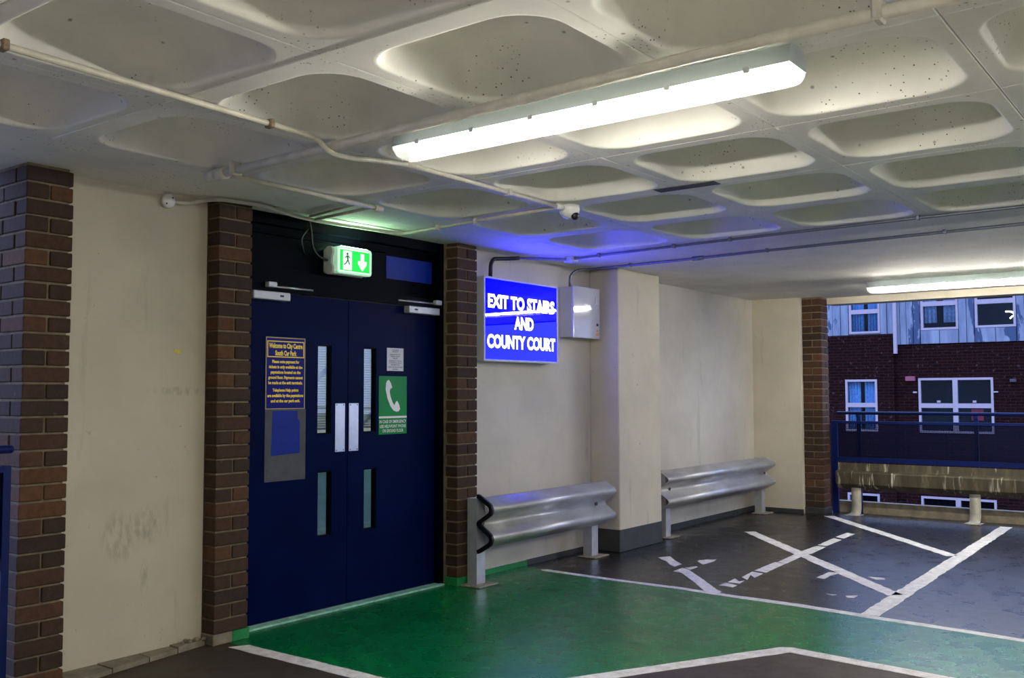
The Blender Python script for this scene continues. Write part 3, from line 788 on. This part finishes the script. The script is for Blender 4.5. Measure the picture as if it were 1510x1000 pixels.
# emergency exit sign
s = thing('exit_sign', (4.48, 4.76, 2.28), 'lit green emergency exit sign with running figure and down arrow above the doors', 'exit sign')
hb = MB()
for zz in (2.225, 2.335): hb.tube([(4.305, 4.765, zz), (4.60, 4.765, zz)], 0.038, 14)
hb.cbox(4.32, 4.60, 4.75, 4.84, 2.20, 2.36, 0.01).build('housing', 'grey_plastic', s)
def rr_xz(x0, x1, z0, z1, r, n=5):
    cx, cz = (x0+x1)/2, (z0+z1)/2
    return [(cx+x, cz+z) for x, z in rrect((x1-x0)/2, (z1-z0)/2, r, n, 1)]
MB().prism(rr_xz(4.322, 4.636, 2.194, 2.372, 0.022), 1, 4.702, 4.742).build('diffuser', 'exit_rim', s, label='glowing pale green diffuser edge')
MB().box(4.36, 4.60, 4.703, 4.80, 2.3725, 2.375).build('added_glow_strip', 'exit_glow_strip', s)  # hidden glowing strip, added to light the ceiling above the sign
MB().prism(rr_xz(4.336, 4.622, 2.207, 2.359, 0.012), 1, 4.6995, 4.702).build('face_border', 'exit_white', s)
MB().box(4.344, 4.614, 4.6985, 4.6995, 2.214, 2.352).build('face', 'exit_lit', s)
yE = 4.6979
MB().box(4.372, 4.450, yE, 4.6985, 2.220, 2.346).build('door_symbol', 'exit_white', s)
MB().prism([(4.530, 2.340), (4.562, 2.340), (4.562, 2.290), (4.586, 2.290), (4.586, 2.268), (4.546, 2.222), (4.506, 2.268), (4.506, 2.290), (4.530, 2.290)], 1, yE, 4.6985).build('arrow_symbol', 'exit_white', s)
man = MB()
man.prism([(4.410+0.009*math.cos(t), 2.326+0.009*math.sin(t)) for t in [k*math.pi/5 for k in range(10)]], 1, yE-0.0006, yE)
for q in ([(4.402, 2.315), (4.418, 2.317), (4.420, 2.285), (4.408, 2.283)], [(4.402, 2.314), (4.386, 2.300), (4.390, 2.296), (4.405, 2.306)],
          [(4.418, 2.316), (4.436, 2.302), (4.433, 2.297), (4.417, 2.307)], [(4.409, 2.286), (4.420, 2.286), (4.434, 2.258), (4.426, 2.254)],
          [(4.409, 2.288), (4.418, 2.284), (4.398, 2.258), (4.380, 2.250), (4.378, 2.257), (4.393, 2.264)]):
    man.prism(q, 1, yE-0.0006, yE)
man.build('running_figure', 'sign_green', s)
MB().tube(smooth_path([(4.30, 4.77, 2.28), (4.22, 4.77, 2.29), (4.17, 4.77, 2.35), (4.15, 4.76, 2.45), (4.12, 4.74, 2.50)], 0.05), 0.008, 8).tube(smooth_path([(4.10, 4.77, 2.30), (4.07, 4.77, 2.40), (4.14, 4.76, 2.47)], 0.05), 0.007, 8).build('cable', 'black', s)

# ------------------------------------------------------------------ illuminated sign
s = thing('illuminated_sign', (6.3, 4.7, 1.98), 'glowing blue light box reading EXIT TO STAIRS AND COUNTY COURT', 'sign')
SX0, SX1, SZ0, SZ1, SY = 5.772, 6.770, 1.655, 2.308, 4.64
MB().cbox(SX0, SX1, SY+0.008, WY, SZ0, SZ1, 0.004).build('casing', 'grey_plastic', s)
plate(SX0-0.002, SX1+0.002, SZ0-0.002, SZ1+0.002, SY-0.004, SY+0.012, [(SX0+0.014, SX1-0.014, SZ0+0.014, SZ1-0.014)]).build('frame', 'grey_plastic', s)
MB().box(SX0+0.014, SX1-0.014, SY, SY+0.008, SZ0+0.014, SZ1-0.014).build('lit_face', 'sign_lit', s, label='glossy glowing blue face')
lettering('EXIT TO STAIRS', 6.273, 2.125, SY-0.0008, 0.90, 0.100, 'sign_letters', s, 0.042)
lettering('AND', 6.292, 1.968, SY-0.0008, 0.262, 0.098, 'sign_letters', s, 0.042)
lettering('COUNTY COURT', 6.274, 1.812, SY-0.0008, 0.92, 0.100, 'sign_letters', s, 0.042)
MB().tube(smooth_path([(5.93, 4.70, 2.30), (5.935, 4.70, 2.42), (5.97, 4.70, 2.465), (6.12, 4.66, 2.48), (6.20, 4.62, 2.49)], 0.06), 0.016, 10).build('flexible_cable', 'black', s)

# distribution box
s = thing('electrical_box', (7.17, 4.7, 2.1), 'pale grey metal electrical box beside the illuminated sign', 'electrical box')
MB().cbox(6.965, 7.372, 4.622, WY, 1.892, 2.330, 0.004).build('case', 'box_grey', s)
dd = MB().cbox(6.955, 7.382, 4.598, 4.620, 1.886, 2.336, 0.004).build('door', 'box_grey', s)
MB().cbox(7.300, 7.345, 4.590, 4.598, 2.190, 2.255, 0.003).build('lock', 'steel', dd)
MB().lathe((7.335, 4.597, 2.012), [(0.012, -0.004), (0.013, 0.001)], 1, 14).build('keyhole', 'ink', dd)
MB().box(7.310, 7.352, 4.597, 4.598, 1.905, 1.998).build('label_sheet', 'paper', dd)
MB().prism([(7.314, 1.950), (7.348, 1.950), (7.331, 1.982)], 1, 4.5964, 4.597).build('hazard_triangle', 'label_yellow', dd)
MB().box(7.314, 7.348, 4.5964, 4.597, 1.910, 1.940).build('hazard_label', 'label_yellow', dd)

# ------------------------------------------------------------------ fluorescent lights
def fluorescent(x, y0, y1, zt, label, glow='tube'):
    t = thing('fluorescent_light', (x, (y0+y1)/2, zt), label, 'light', 'fluorescent battens under the ceiling')
    b = [(x-0.072, zt-0.064), (x-0.062, zt-0.006), (x-0.05, zt), (x+0.05, zt), (x+0.062, zt-0.006), (x+0.072, zt-0.064)]
    m = MB(); nb = len(b)
    vb = [(p[0], yy, p[1]) for yy in (y0, y1) for p in b]
    m.add(vb, [(i, i+1, nb+i+1, nb+i) for i in range(nb-1)], True); m.add(vb, [tuple(range(nb)), tuple(range(nb, 2*nb))])
    body = m.build('body', 'gear_body', t)
    n = int((y1-y0)/0.26)
    for i in range(n):
        yy = y0+(i+0.5)*(y1-y0)/n
        for sg in (-1, 1): MB().cbox(x+sg*0.071-0.003, x+sg*0.071+0.003, yy-0.011, yy+0.011, zt-0.074, zt-0.054, 0.001).build('clip', 'steel', body)
    # open trough diffuser with rounded ends
    prof = [(x-0.070, zt-0.065), (x-0.066, zt-0.088), (x-0.050, zt-0.108), (x-0.025, zt-0.116), (x+0.025, zt-0.116), (x+0.050, zt-0.108), (x+0.066, zt-0.088), (x+0.070, zt-0.065)]
    m = MB(); rings = []
    L = y1-y0
    for f, k in ((0, 0.55), (0.006, 0.80), (0.02, 0.95), (0.045, 1.0), (L-0.045, 1.0), (L-0.02, 0.95), (L-0.006, 0.80), (L, 0.55)):
        rings.append([(x+(p[0]-x)*(0.9+0.1*k), y0+f, zt-0.065+(p[1]-(zt-0.065))*k) for p in prof])
    n2 = len(prof); vv = [p for r_ in rings for p in r_]
    m.add(vv, [(i*n2+q, i*n2+q+1, (i+1)*n2+q+1, (i+1)*n2+q) for i in range(len(rings)-1) for q in range(n2-1)], True)
    m.add(vv, [tuple(range(n2)), tuple(range((len(rings)-1)*n2, len(rings)*n2))])
    m.build('diffuser', 'diffuser', t, label='clear prismatic diffuser')
    MB().tube([(x, y0+0.06, zt-0.078), (x, y1-0.06, zt-0.078)], 0.013, 12).build('tube', glow, t, label='glowing fluorescent tube')
    for yy in (y0+0.05, y1-0.05): MB().cbox(x-0.018, x+0.018, yy-0.012, yy+0.012, zt-0.098, zt-0.052, 0.003).build('lamp_holder', 'white_plastic', t)
    for yy in (y0+0.42, y1-0.42): MB().lathe((x, yy, zt), [(0.028, 0.0), (0.028, ZC-zt-0.001)], 2, 14).build('mounting_boss', 'white_conduit', t)
    return t
fluorescent(2.965, 1.10, 2.82, 2.500, 'long lit fluorescent batten hanging under the coffered ceiling in the foreground', 'tube_old')
fluorescent(9.86, 1.25, 2.98, 2.510, 'lit fluorescent batten near the far opening, under the flat ceiling')
fluorescent(2.965, -2.75, -1.03, 2.500, 'unseen fluorescent batten added behind the camera for fill light')  # this and the battens below are unseen, added to brighten the deck
fluorescent(9.86, -2.6, -0.87, 2.510, 'unseen fluorescent batten added further along the far opening')
fluorescent(-0.48, -1.9, -0.18, 2.500, 'unseen fluorescent batten added above and behind the camera')
fluorescent(5.95, -1.75, -0.03, 2.500, 'unseen fluorescent batten added between the two rows to light the right side')
fluorescent(9.86, -6.4, -4.67, 2.510, 'unseen fluorescent batten added furthest along the far opening')

# ------------------------------------------------------------------ pipes, conduits, camera
s = thing('steel_pipe', (2.86, 2, 2.48), 'thick cream painted pipe running across the coffered ceiling beside the light', 'pipe')
MB().tube([(2.80, -1.5, 2.485), (2.80, 1.40, 2.485), (2.865, 3.10, 2.485), (2.895, 3.98, 2.485)], 0.021, 14).build('run', 'pipe', s)
MB().tube([(2.893, 3.94, 2.485), (2.897, 4.02, 2.485)], 0.030, 14).build('coupling', 'pipe', s)
MB().tube([(2.896, 4.02, 2.485), (2.895, 4.10, 2.485)], 0.024, 12).build('end_stub', 'pipe', s)
for yy, xx in ((0.80, 2.80), (3.86, 2.889)):
    MB().cbox(xx-0.032, xx+0.032, yy-0.014, yy+0.014, 2.458, ZC, 0.006).build('pipe_clip', 'white_conduit', s)
s = thing('branch_conduit', (3.5, 4.0, 2.48), 'cream conduit branching off the thick pipe towards the exit sign', 'conduit')
MB().tube([(2.93, 3.985, 2.488), (3.44, 3.998, 2.488), (4.00, 4.02, 2.488)], 0.013, 10).build('run', 'white_conduit', s)
MB().tube([(3.985, 4.02, 2.488), (4.045, 4.022, 2.488)], 0.020, 12).tube([(4.045, 4.022, 2.488), (4.047, 4.022, 2.488)], 0.012, 10).build('end_fitting', 'white_conduit', s)
MB().tube([(3.975, 4.03, 2.49), (4.07, 4.63, 2.50)], 0.010, 8).tube([(3.90, 4.06, 2.505), (4.0, 4.60, 2.505)], 0.008, 8).build('side_run', 'white_conduit', s)
s = thing('camera_conduit', (3.0, 3.15, 2.5), 'long white conduit under the ceiling leading to the dome camera', 'conduit')
MB().tube(smooth_path([(-2.0, 3.06, 2.507), (1.43, 3.10, 2.507), (2.70, 3.155, 2.507), (2.79, 3.165, 2.505), (2.85, 3.15, 2.450), (2.97, 3.145, 2.450), (3.10, 3.15, 2.470), (3.36, 3.165, 2.500), (4.20, 3.20, 2.507), (4.70, 3.215, 2.507)], 0.10), 0.0125, 10).build('run', 'white_conduit', s)
for x, y in ((1.43, 3.10), (2.52, 3.147), (3.36, 3.17), (4.20, 3.20), (0.2, 3.085)):
    MB().cbox(x-0.012, x+0.012, y-0.022, y+0.022, 2.489, ZC, 0.004).build('saddle_clip', 'rust' if x < 3 else 'white_conduit', s)
s = thing('wall_conduit', (4.3, 4.5, 2.5), 'white conduit bending from the dome camera round to the small junction box', 'conduit')
MB().tube(smooth_path([(4.70, 3.24, 2.507), (4.77, 3.90, 2.507), (4.845, 4.62, 2.507), (4.11, 4.655, 2.497), (3.90, 4.63, 2.497), (3.61, 4.56, 2.506), (3.34, 4.60, 2.506), (3.28, 4.66, 2.50), (3.22, 4.725, 2.478), (3.12, 4.735, 2.474)], 0.06), 0.0115, 10).build('run', 'white_conduit', s)
for x, y in ((4.765, 3.90), (4.80, 4.25), (3.74, 4.595)):
    MB().cbox(x-0.018, x+0.018, y-0.011, y+0.011, 2.489, ZC, 0.004).build('saddle_clip', 'white_conduit', s)
s = thing('junction_box', (3.097, 4.74, 2.475), 'small round white junction box high on the left cream wall', 'junction box')
MB().lathe((3.097, WY, 2.475), [(0.040, 0.0), (0.040, -0.022), (0.036, -0.027), (0.002, -0.028)], 1, 24).build('case', 'white_plastic', s)
for dx, dz in ((-0.018, -0.018), (0.02, 0.02)): MB().lathe((3.097+dx, WY-0.0285, 2.475+dz), [(0.004, -0.001), (0.005, 0.001)], 1, 10).build('screw', 'ink', s)
s = thing('dome_camera', (4.80, 3.20, 2.5), 'white dome security camera on the ceiling at the end of the conduit', 'camera')
MB().lathe((4.80, 3.20, ZC), [(0.062, 0.0), (0.064, -0.018), (0.058, -0.045), (0.040, -0.066), (0.018, -0.077), (0.001, -0.080)], 2, 28).build('housing', 'white_plastic', s)
MB().lathe((4.80, 3.163, 2.462), [(0.026, 0.006), (0.026, -0.010), (0.016, -0.022), (0.001, -0.026)], 1, 18).build('lens', 'black', s)
MB().tube([(4.68, 3.215, 2.507), (4.745, 3.205, 2.507)], 0.018, 10).build('gland', 'white_plastic', s)
s = thing('sign_feed_conduit', (6.5, 3, 2.5), 'thin grey conduit feeding the illuminated sign across the ceiling', 'conduit')
MB().tube([(6.20, 4.62, 2.49), (6.60, 4.40, 2.505), (6.565, 3.98, 2.508), (6.48, 2.93, 2.508), (6.41, 1.6, 2.508), (6.38, 0.0, 2.508), (6.30, -5.0, 2.508)], 0.010, 8).build('run', 'grey_conduit', s)
MB().cbox(6.57, 6.66, 4.35, 4.44, 2.478, ZC, 0.006).build('conduit_box', 'grey_plastic', s)
for y, x in ((4.1, 6.575), (3.4, 6.518), (2.93, 6.48), (1.62, 6.41)): MB().cbox(x-0.018, x+0.018, y-0.010, y+0.010, 2.494, ZC, 0.003).build('saddle_clip', 'grey_conduit', s)
s = thing('box_feed_conduit', (7.2, 3, 2.5), 'thin grey conduit running from the electrical box across the flat ceiling', 'conduit')
MB().tube(smooth_path([(7.035, 4.69, 2.33), (7.04, 4.69, 2.44), (7.12, 4.67, 2.49), (7.26, 4.62, 2.507), (7.225, 3.58, 2.508), (7.16, 2.93, 2.508), (7.09, 1.62, 2.508), (7.04, 0.5, 2.508), (6.9, -5, 2.508)], 0.05), 0.011, 8).build('run', 'grey_conduit', s)
MB().tube([(7.225, 3.60, 2.508), (7.218, 3.50, 2.508)], 0.018, 10).build('coupling', 'grey_conduit', s)
for y, x in ((4.2, 7.247), (2.93, 7.16), (1.62, 7.09)): MB().cbox(x-0.019, x+0.019, y-0.010, y+0.010, 2.494, ZC, 0.003).build('saddle_clip', 'grey_conduit', s)

# ------------------------------------------------------------------ W-beam crash barriers
def wprofile(yb, zc, depth=0.083, h=0.312):
    """valley (mounting face) at y = yb, bulges towards -Y"""
    key = [(0.0, -0.5), (-0.12, -0.49), (-0.80, -0.365), (-0.95, -0.33), (-1.0, -0.285), (-0.95, -0.24), (-0.80, -0.205), (-0.12, -0.065), (-0.02, -0.03), (-0.02, 0.03), (-0.12, 0.065), (-0.80, 0.205), (-0.95, 0.24), (-1.0, 0.285), (-0.95, 0.33), (-0.80, 0.365), (-0.12, 0.49), (0.0, 0.5)]
    return [(yb+a*depth, zc+b*h) for a, b in key]
def crash_barrier(base, label, x0, x1, zc, yb, posts, h=0.365):
    t = thing('crash_barrier', base, label, 'crash barrier', 'steel crash barriers along the wall')
    rail = MB().sheet(wprofile(yb, zc, 0.112, h), 0, x0, x1, 0.004).build('rail', 'galv', t, label='corrugated steel rail')
    for px in posts:
        m = MB()
        m.box(px, px+0.098, yb+0.006, yb+0.014, 0.012, zc+h/2).box(px, px+0.098, yb+0.086, yb+0.094, 0.012, zc+h/2).box(px, px+0.007, yb+0.014, yb+0.086, 0.012, zc+h/2)
        p = m.build('post', 'post', t)
        pl = MB().cbox(px-0.07, px+0.16, yb-0.07, yb+0.105, 0.003, 0.013, 0.002).build('base_plate', 'plate_rusty', p)
    for px in posts:
        MB().lathe((px+0.05, yb-0.004, zc), [(0.016, -0.012), (0.018, -0.002), (0.018, 0.002)], 1, 6).build('bolt', 'dark_metal', rail)
    return t
crash_barrier((6.4, 4.5, 0), 'grey corrugated steel crash barrier in front of the wall, between the brick pier and column', 5.552, 7.31, 0.452, 4.515, (5.54, 7.10))
cb1 = bpy.data.objects['crash_barrier']
MB().sheet(wprofile(4.518, 0.452, 0.118, 0.375), 0, 5.532, 5.556, 0.030).build('end_edging', 'black', cb1, label='black edging on the open rail end')
cb2 = crash_barrier((9.7, 4.5, 0), 'grey corrugated steel crash barrier beyond the concrete column, with a flared far end', 8.30, 10.90, 0.470, 4.53, (8.46, 10.80))
# flared end of the second rail
m = MB(); rings = []
for f, k in ((0.0, 1.0), (0.03, 1.0), (0.06, 0.93), (0.085, 0.75), (0.10, 0.45)):
    rings.append([(10.90+f, 4.53+(p[0]-4.53)*1.0+(1-k)*0.08, 0.470+(p[1]-0.470)*(1.0-(1-k)*0.12)) for p in wprofile(4.53, 0.470, 0.112, 0.365)])
n2 = len(rings[0]); vv = [p for r_ in rings for p in r_]
m.add(vv, [(i*n2+q, i*n2+q+1, (i+1)*n2+q+1, (i+1)*n2+q) for i in range(len(rings)-1) for q in range(n2-1)], True)
m.build('flared_end', 'galv', cb2)

# ------------------------------------------------------------------ far barrier and railing
far = thing('edge_barrier', (11.35, 0, 0), 'dirty steel beam barrier on flat bent posts in front of the far blue railing', 'crash barrier')
bp = [(11.42, 0.290), (11.40, 0.292), (11.322, 0.342), (11.312, 0.356), (11.300, 0.480), (11.312, 0.494), (11.385, 0.502), (11.395, 0.512), (11.400, 0.590)]
MB().sheet([(a, b) for a, b in bp], 1, -8.0, 3.84, 0.005, False).build('beam', 'dirty', far)
def far_post(y):
    m = MB()
    prof = [(11.22, 0.004), (11.30, 0.006), (11.352, 0.025), (11.372, 0.07), (11.375, 0.12), (11.375, 0.50)]
    m.sheet(prof, 1, y-0.055, y+0.055, 0.010)
    p = m.build('post', 'flat_post', far)
    MB().cbox(11.18, 11.36, y-0.085, y+0.085, 0.002, 0.010, 0.002).build('base_plate', 'plate_rusty', p)
y = 3.63
while y > -7.5: far_post(y); y -= 1.262
MB().box(11.50, 11.62, -8, 3.93, 0.002, 0.136).build('trim_4', 'concrete', label='low concrete edge kerb below the far railing', cat='kerb', kind=STRUCT)

def railing(name, label, axis, along0, along1, cross, end_plate=None, posts=(), hz=1.168):
    """blue perforated railing running along an axis ('y' or 'x') at the other coordinate"""
    t = thing(name, (cross, along0, 0) if axis == 'y' else (along0, cross, 0), label, 'railing', 'blue perforated railings')
    def bx(m, a0, a1, c0, c1, z0, z1): return m.box(c0, c1, a0, a1, z0, z1) if axis == 'y' else m.box(a0, a1, c0, c1, z0, z1)
    pa = lambda a, c, z: (c, a, z) if axis == 'y' else (a, c, z)
    MB().tube([pa(along0, cross, hz), pa(along1, cross, hz)], 0.019, 12).build('handrail', 'rail_blue', t)
    a, b = min(along0, along1), max(along0, along1)
    n = max(1, round((b-a)/2.5)); stp = (b-a)/n
    for i in range(n):
        a0, a1 = a+i*stp+0.004, a+(i+1)*stp-0.004
        pm = bx(MB(), a0, a1, cross-0.001, cross+0.001, 0.655, 1.045)
        pm.build('perforated_panel', 'perforated', t, origin=pa(a0, cross, 0.655))
        m = MB(); bx(m, a0, a1, cross-0.016, cross+0.016, 1.045, 1.075); bx(m, a0, a1, cross-0.016, cross+0.016, 0.60, 0.655)
        m.build('panel_rail', 'rail_blue', t)
    for y in posts:
        m = MB(); bx(m, y-0.022, y+0.022, cross+0.03, cross+0.06, 0.002 if axis == 'y' else 0.002, 1.15)
        p = m.build('post', 'rail_blue', t)
        m = MB(); bx(m, y-0.02, y+0.02, cross, cross+0.06, 1.12, 1.15); m.build('bracket', 'rail_blue', p)
    if end_plate:
        m = MB(); bx(m, end_plate[0], end_plate[1], cross-0.02, cross+0.02, 0.002, 1.078); m.build('end_plate', 'rail_blue', t)
    return t
railing('perforated_railing', 'blue perforated metal railing across the far opening', 'y', 3.855, -7.9, 11.44, (3.855, 3.925), [3.62, 2.36, 1.1, -0.2, -1.5, -2.8, -4.1, -5.4, -6.7])
r2 = railing('perforated_railing', 'dark blue perforated railing end at the left edge beside the brick pier', 'x', -0.9, 2.19, 4.575, None, [0.9, -0.3], 1.150)
MB().lathe((2.19, 4.575, 1.150), [(0.019, -0.002), (0.019, 0.004), (0.013, 0.014), (0.004, 0.019)], 0, 14).build('tube_cap', 'rail_blue', r2)
MB().box(2.155, 2.19, 4.557, 4.593, 0.003, 1.075).build('end_stile', 'rail_blue', r2)

# ------------------------------------------------------------------ building across the street
BX = 25.0; K = BX/19.0
FY = lambda y: y*K
FZ = lambda z: 1.4+(z-1.4)*K
b = thing('apartment_building', (BX, FY(4.5), -6), 'dark brick and pale peeling cladding building across the street', 'building')
def facade(y0, y1, z0, z1, holes, x, th=0.25):
    """YZ wall at x with holes; built through plate() and swapped axes"""
    pl = plate(y0, y1, z0, z1, x, x+th, holes)
    pl.v = [(q[1], q[0], q[2]) for q in pl.v]; return pl
wins_l = [(FY(5.54), FY(6.13), FZ(2.545), FZ(3.75))]
wins_r = [(FY(4.15), FY(4.80), FZ(2.565), FZ(3.75)), (FY(3.20), FY(3.87), FZ(2.57), FZ(3.75)), (FY(1.9), FY(2.55), FZ(2.57), FZ(3.75)), (FY(0.6), FY(1.25), FZ(2.57), FZ(3.75))]
low_l = [(FY(5.60), FY(6.205), FZ(0.67), FZ(1.66)), (FY(5.60), FY(6.205), FZ(-1.5), FZ(-0.51))]
low_r = [(FY(3.60), FY(4.875), FZ(0.665), FZ(1.675)), (FY(3.60), FY(4.875), FZ(-1.5), FZ(-0.505)), (FY(1.3), FY(2.575), FZ(0.665), FZ(1.675)), (FY(1.3), FY(2.575), FZ(-1.5), FZ(-0.505))]
YST = FY(5.29)
facade(YST, FY(12), -6, FZ(2.52), low_l, BX-0.12, 0.37).build('brick_wall', 'far_brick', b, label='projecting dark brick section')
facade(FY(-4), YST, -6, FZ(2.31), low_r, BX, 0.25).build('brick_wall', 'far_brick', b)
facade(YST, FY(12), FZ(2.52), 5.6, wins_l, BX+0.02).build('clad_wall', 'cladding', b)
facade(FY(-4), YST, FZ(2.31), 5.6, wins_r, BX+0.02).build('clad_wall', 'cladding', b)
def boards(y0, y1, z0, z1, n):
    st_ = (y1-y0)/n
    for i in range(n):
        dx = (0.0, 0.025, 0.01, 0.03)[i % 4]
        MB().cbox(BX-0.03-dx, BX+0.02, y0+i*st_+0.004, y0+(i+1)*st_-0.004, z0, z1, 0.004).build('cladding_board', 'cladding', b)
boards(FY(6.14), FY(6.9), FZ(2.52), 5.6, 5); boards(YST, FY(5.53), FZ(2.52), 5.6, 2)
boards(FY(4.82), YST, FZ(2.31), 5.6, 4); boards(FY(3.88), FY(4.14), FZ(2.31), 5.6, 2); boards(FY(2.56), FY(3.19), FZ(2.31), 5.6, 5)
boards(FY(4.15), FY(4.80), FZ(2.31), FZ(2.555), 2); boards(FY(3.20), FY(3.87), FZ(2.31), FZ(2.56), 2); boards(FY(1.9), FY(2.55), FZ(2.31), FZ(2.56), 2)
def far_window(h, x, bars_z=(), bars_y=(), curtain=None):
    y0, y1, z0, z1 = h; f = 0.055
    cuts_y = [y0]+list(bars_y)+[y1]; cuts_z = [z0]+list(bars_z)+[z1]
    cells = []
    for a0, a1 in zip(cuts_y[:-1], cuts_y[1:]):
        for c0, c1 in zip(cuts_z[:-1], cuts_z[1:]): cells.append((a0+f, a1-f, c0+f, c1-f))
    w = facade(y0+0.001, y1-0.001, z0+0.001, z1-0.001, cells, x-0.02, 0.09).build('window', 'upvc', b)
    for (a0, a1, c0, c1) in cells:
        MB().box(x+0.02, x+0.03, a0-0.01, a1+0.01, c0-0.01, c1+0.01).build('pane', 'far_glass', w)
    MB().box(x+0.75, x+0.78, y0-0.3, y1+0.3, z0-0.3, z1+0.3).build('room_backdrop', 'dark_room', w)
    if curtain == 'drapes':
        for a0, a1 in ((y0+0.04, y0+(y1-y0)*0.44), (y0+(y1-y0)*0.56, y1-0.04)):
            n = 14; prof = [(x+0.12+0.025*math.sin(i*1.9), a0+(a1-a0)*i/n) for i in range(n+1)]
            m = MB(); m.sheet(prof, 2, z0+0.03, z1-0.02, 0.004); m.build('curtain', 'curtain_blue', w)
    if curtain == 'short':
        for a0, a1 in ((y0+0.05, y0+(y1-y0)*0.42), (y0+(y1-y0)*0.60, y1-0.05)):
            n = 10; prof = [(x+0.12+0.02*math.sin(i*1.9), a0+(a1-a0)*i/n) for i in range(n+1)]
            m = MB(); m.sheet(prof, 2, FZ(2.70), z1-0.02, 0.004); m.build('curtain', simple('white_patterned_curtain', (205, 205, 215), 0.9, 0, 0.35, 22), w)
    return w
far_window(wins_l[0], BX, (FZ(2.97),), (), 'drapes')
far_window(wins_r[0], BX, (FZ(3.05),), (), 'short')
w3 = far_window(wins_r[1], BX, (FZ(3.04),), ())
far_window(wins_r[2], BX, (FZ(3.04),), (), 'drapes'); far_window(wins_r[3], BX, (FZ(3.04),), ())
far_window(low_l[0], BX-0.10, (FZ(1.17),), (), 'drapes'); far_window(low_l[1], BX-0.10, (FZ(-1.0),), ())
for i, h in enumerate(low_r):
    w = far_window(h, BX, ((FZ(1.165) if i % 2 == 0 else FZ(-1.0)),), ((h[0]+h[1])/2,))
    if i == 0:
        for yy in (h[0]+0.42, h[0]+1.22): MB().box(BX+0.005, BX+0.015, yy-0.04, yy+0.04, FZ(1.22), FZ(1.26)).build('paper_tag', 'upvc', w)
        MB().box(BX+0.034, BX+0.04, FY(3.78), FY(3.98), FZ(0.90), FZ(1.105)).build('window_sticker', simple('red_sticker', (190, 30, 50), 0.6), w, label='red and white window sticker')
        MB().box(BX+0.031, BX+0.034, FY(3.78), FY(3.95), FZ(0.985), FZ(1.03)).build('sticker_band', 'upvc', w)
# lamp reflection in the upper right window, built as a glowing tube
MB().tube(smooth_path([(BX+0.25, FY(3.40), FZ(2.855)), (BX+0.25, FY(3.30), FZ(2.85)), (BX+0.25, FY(3.25), FZ(2.80)), (BX+0.25, FY(3.33), FZ(2.73))], 0.1), 0.016, 8).build('lamp_reflection', emit('reflection_glow', (0.75, 1.0, 0.9), 4.0), w3, label='curved lamp reflection built as a glowing tube')
MB().box(BX-0.16, BX-0.08, YST-0.10, YST-0.02, FZ(2.14), 5.6).build('downpipe', 'upvc', b)
MB().cbox(BX-0.10, BX+0.0, FY(4.92), FY(5.09), FZ(1.62), FZ(1.71), 0.01).build('alarm_box', simple('pink_alarm_box', (140, 72, 88), 0.5), b, label='pink alarm box')
MB().cbox(BX-0.12, BX+0.0, FY(3.22), FY(3.32), FZ(1.585), FZ(1.64), 0.01).build('wall_vent', 'dark_metal', b)
MB().cbox(BX-0.06, BX+0.0, FY(4.90), FY(4.965), FZ(1.395), FZ(1.425), 0.006).build('overflow_pipe', 'upvc', b)
MB().cbox(BX-0.06, BX+0.0, FY(3.52), FY(3.60), FZ(1.40), FZ(1.425), 0.006).build('overflow_pipe', 'upvc', b)
MB().box(-60, 60, -60, 80, -6.3, -6.0).build('ground', simple('street_asphalt', (60, 60, 66), 0.9, 0, 0.2, 1.0), label='dark street far below the car park deck', cat='ground', kind=STRUCT)
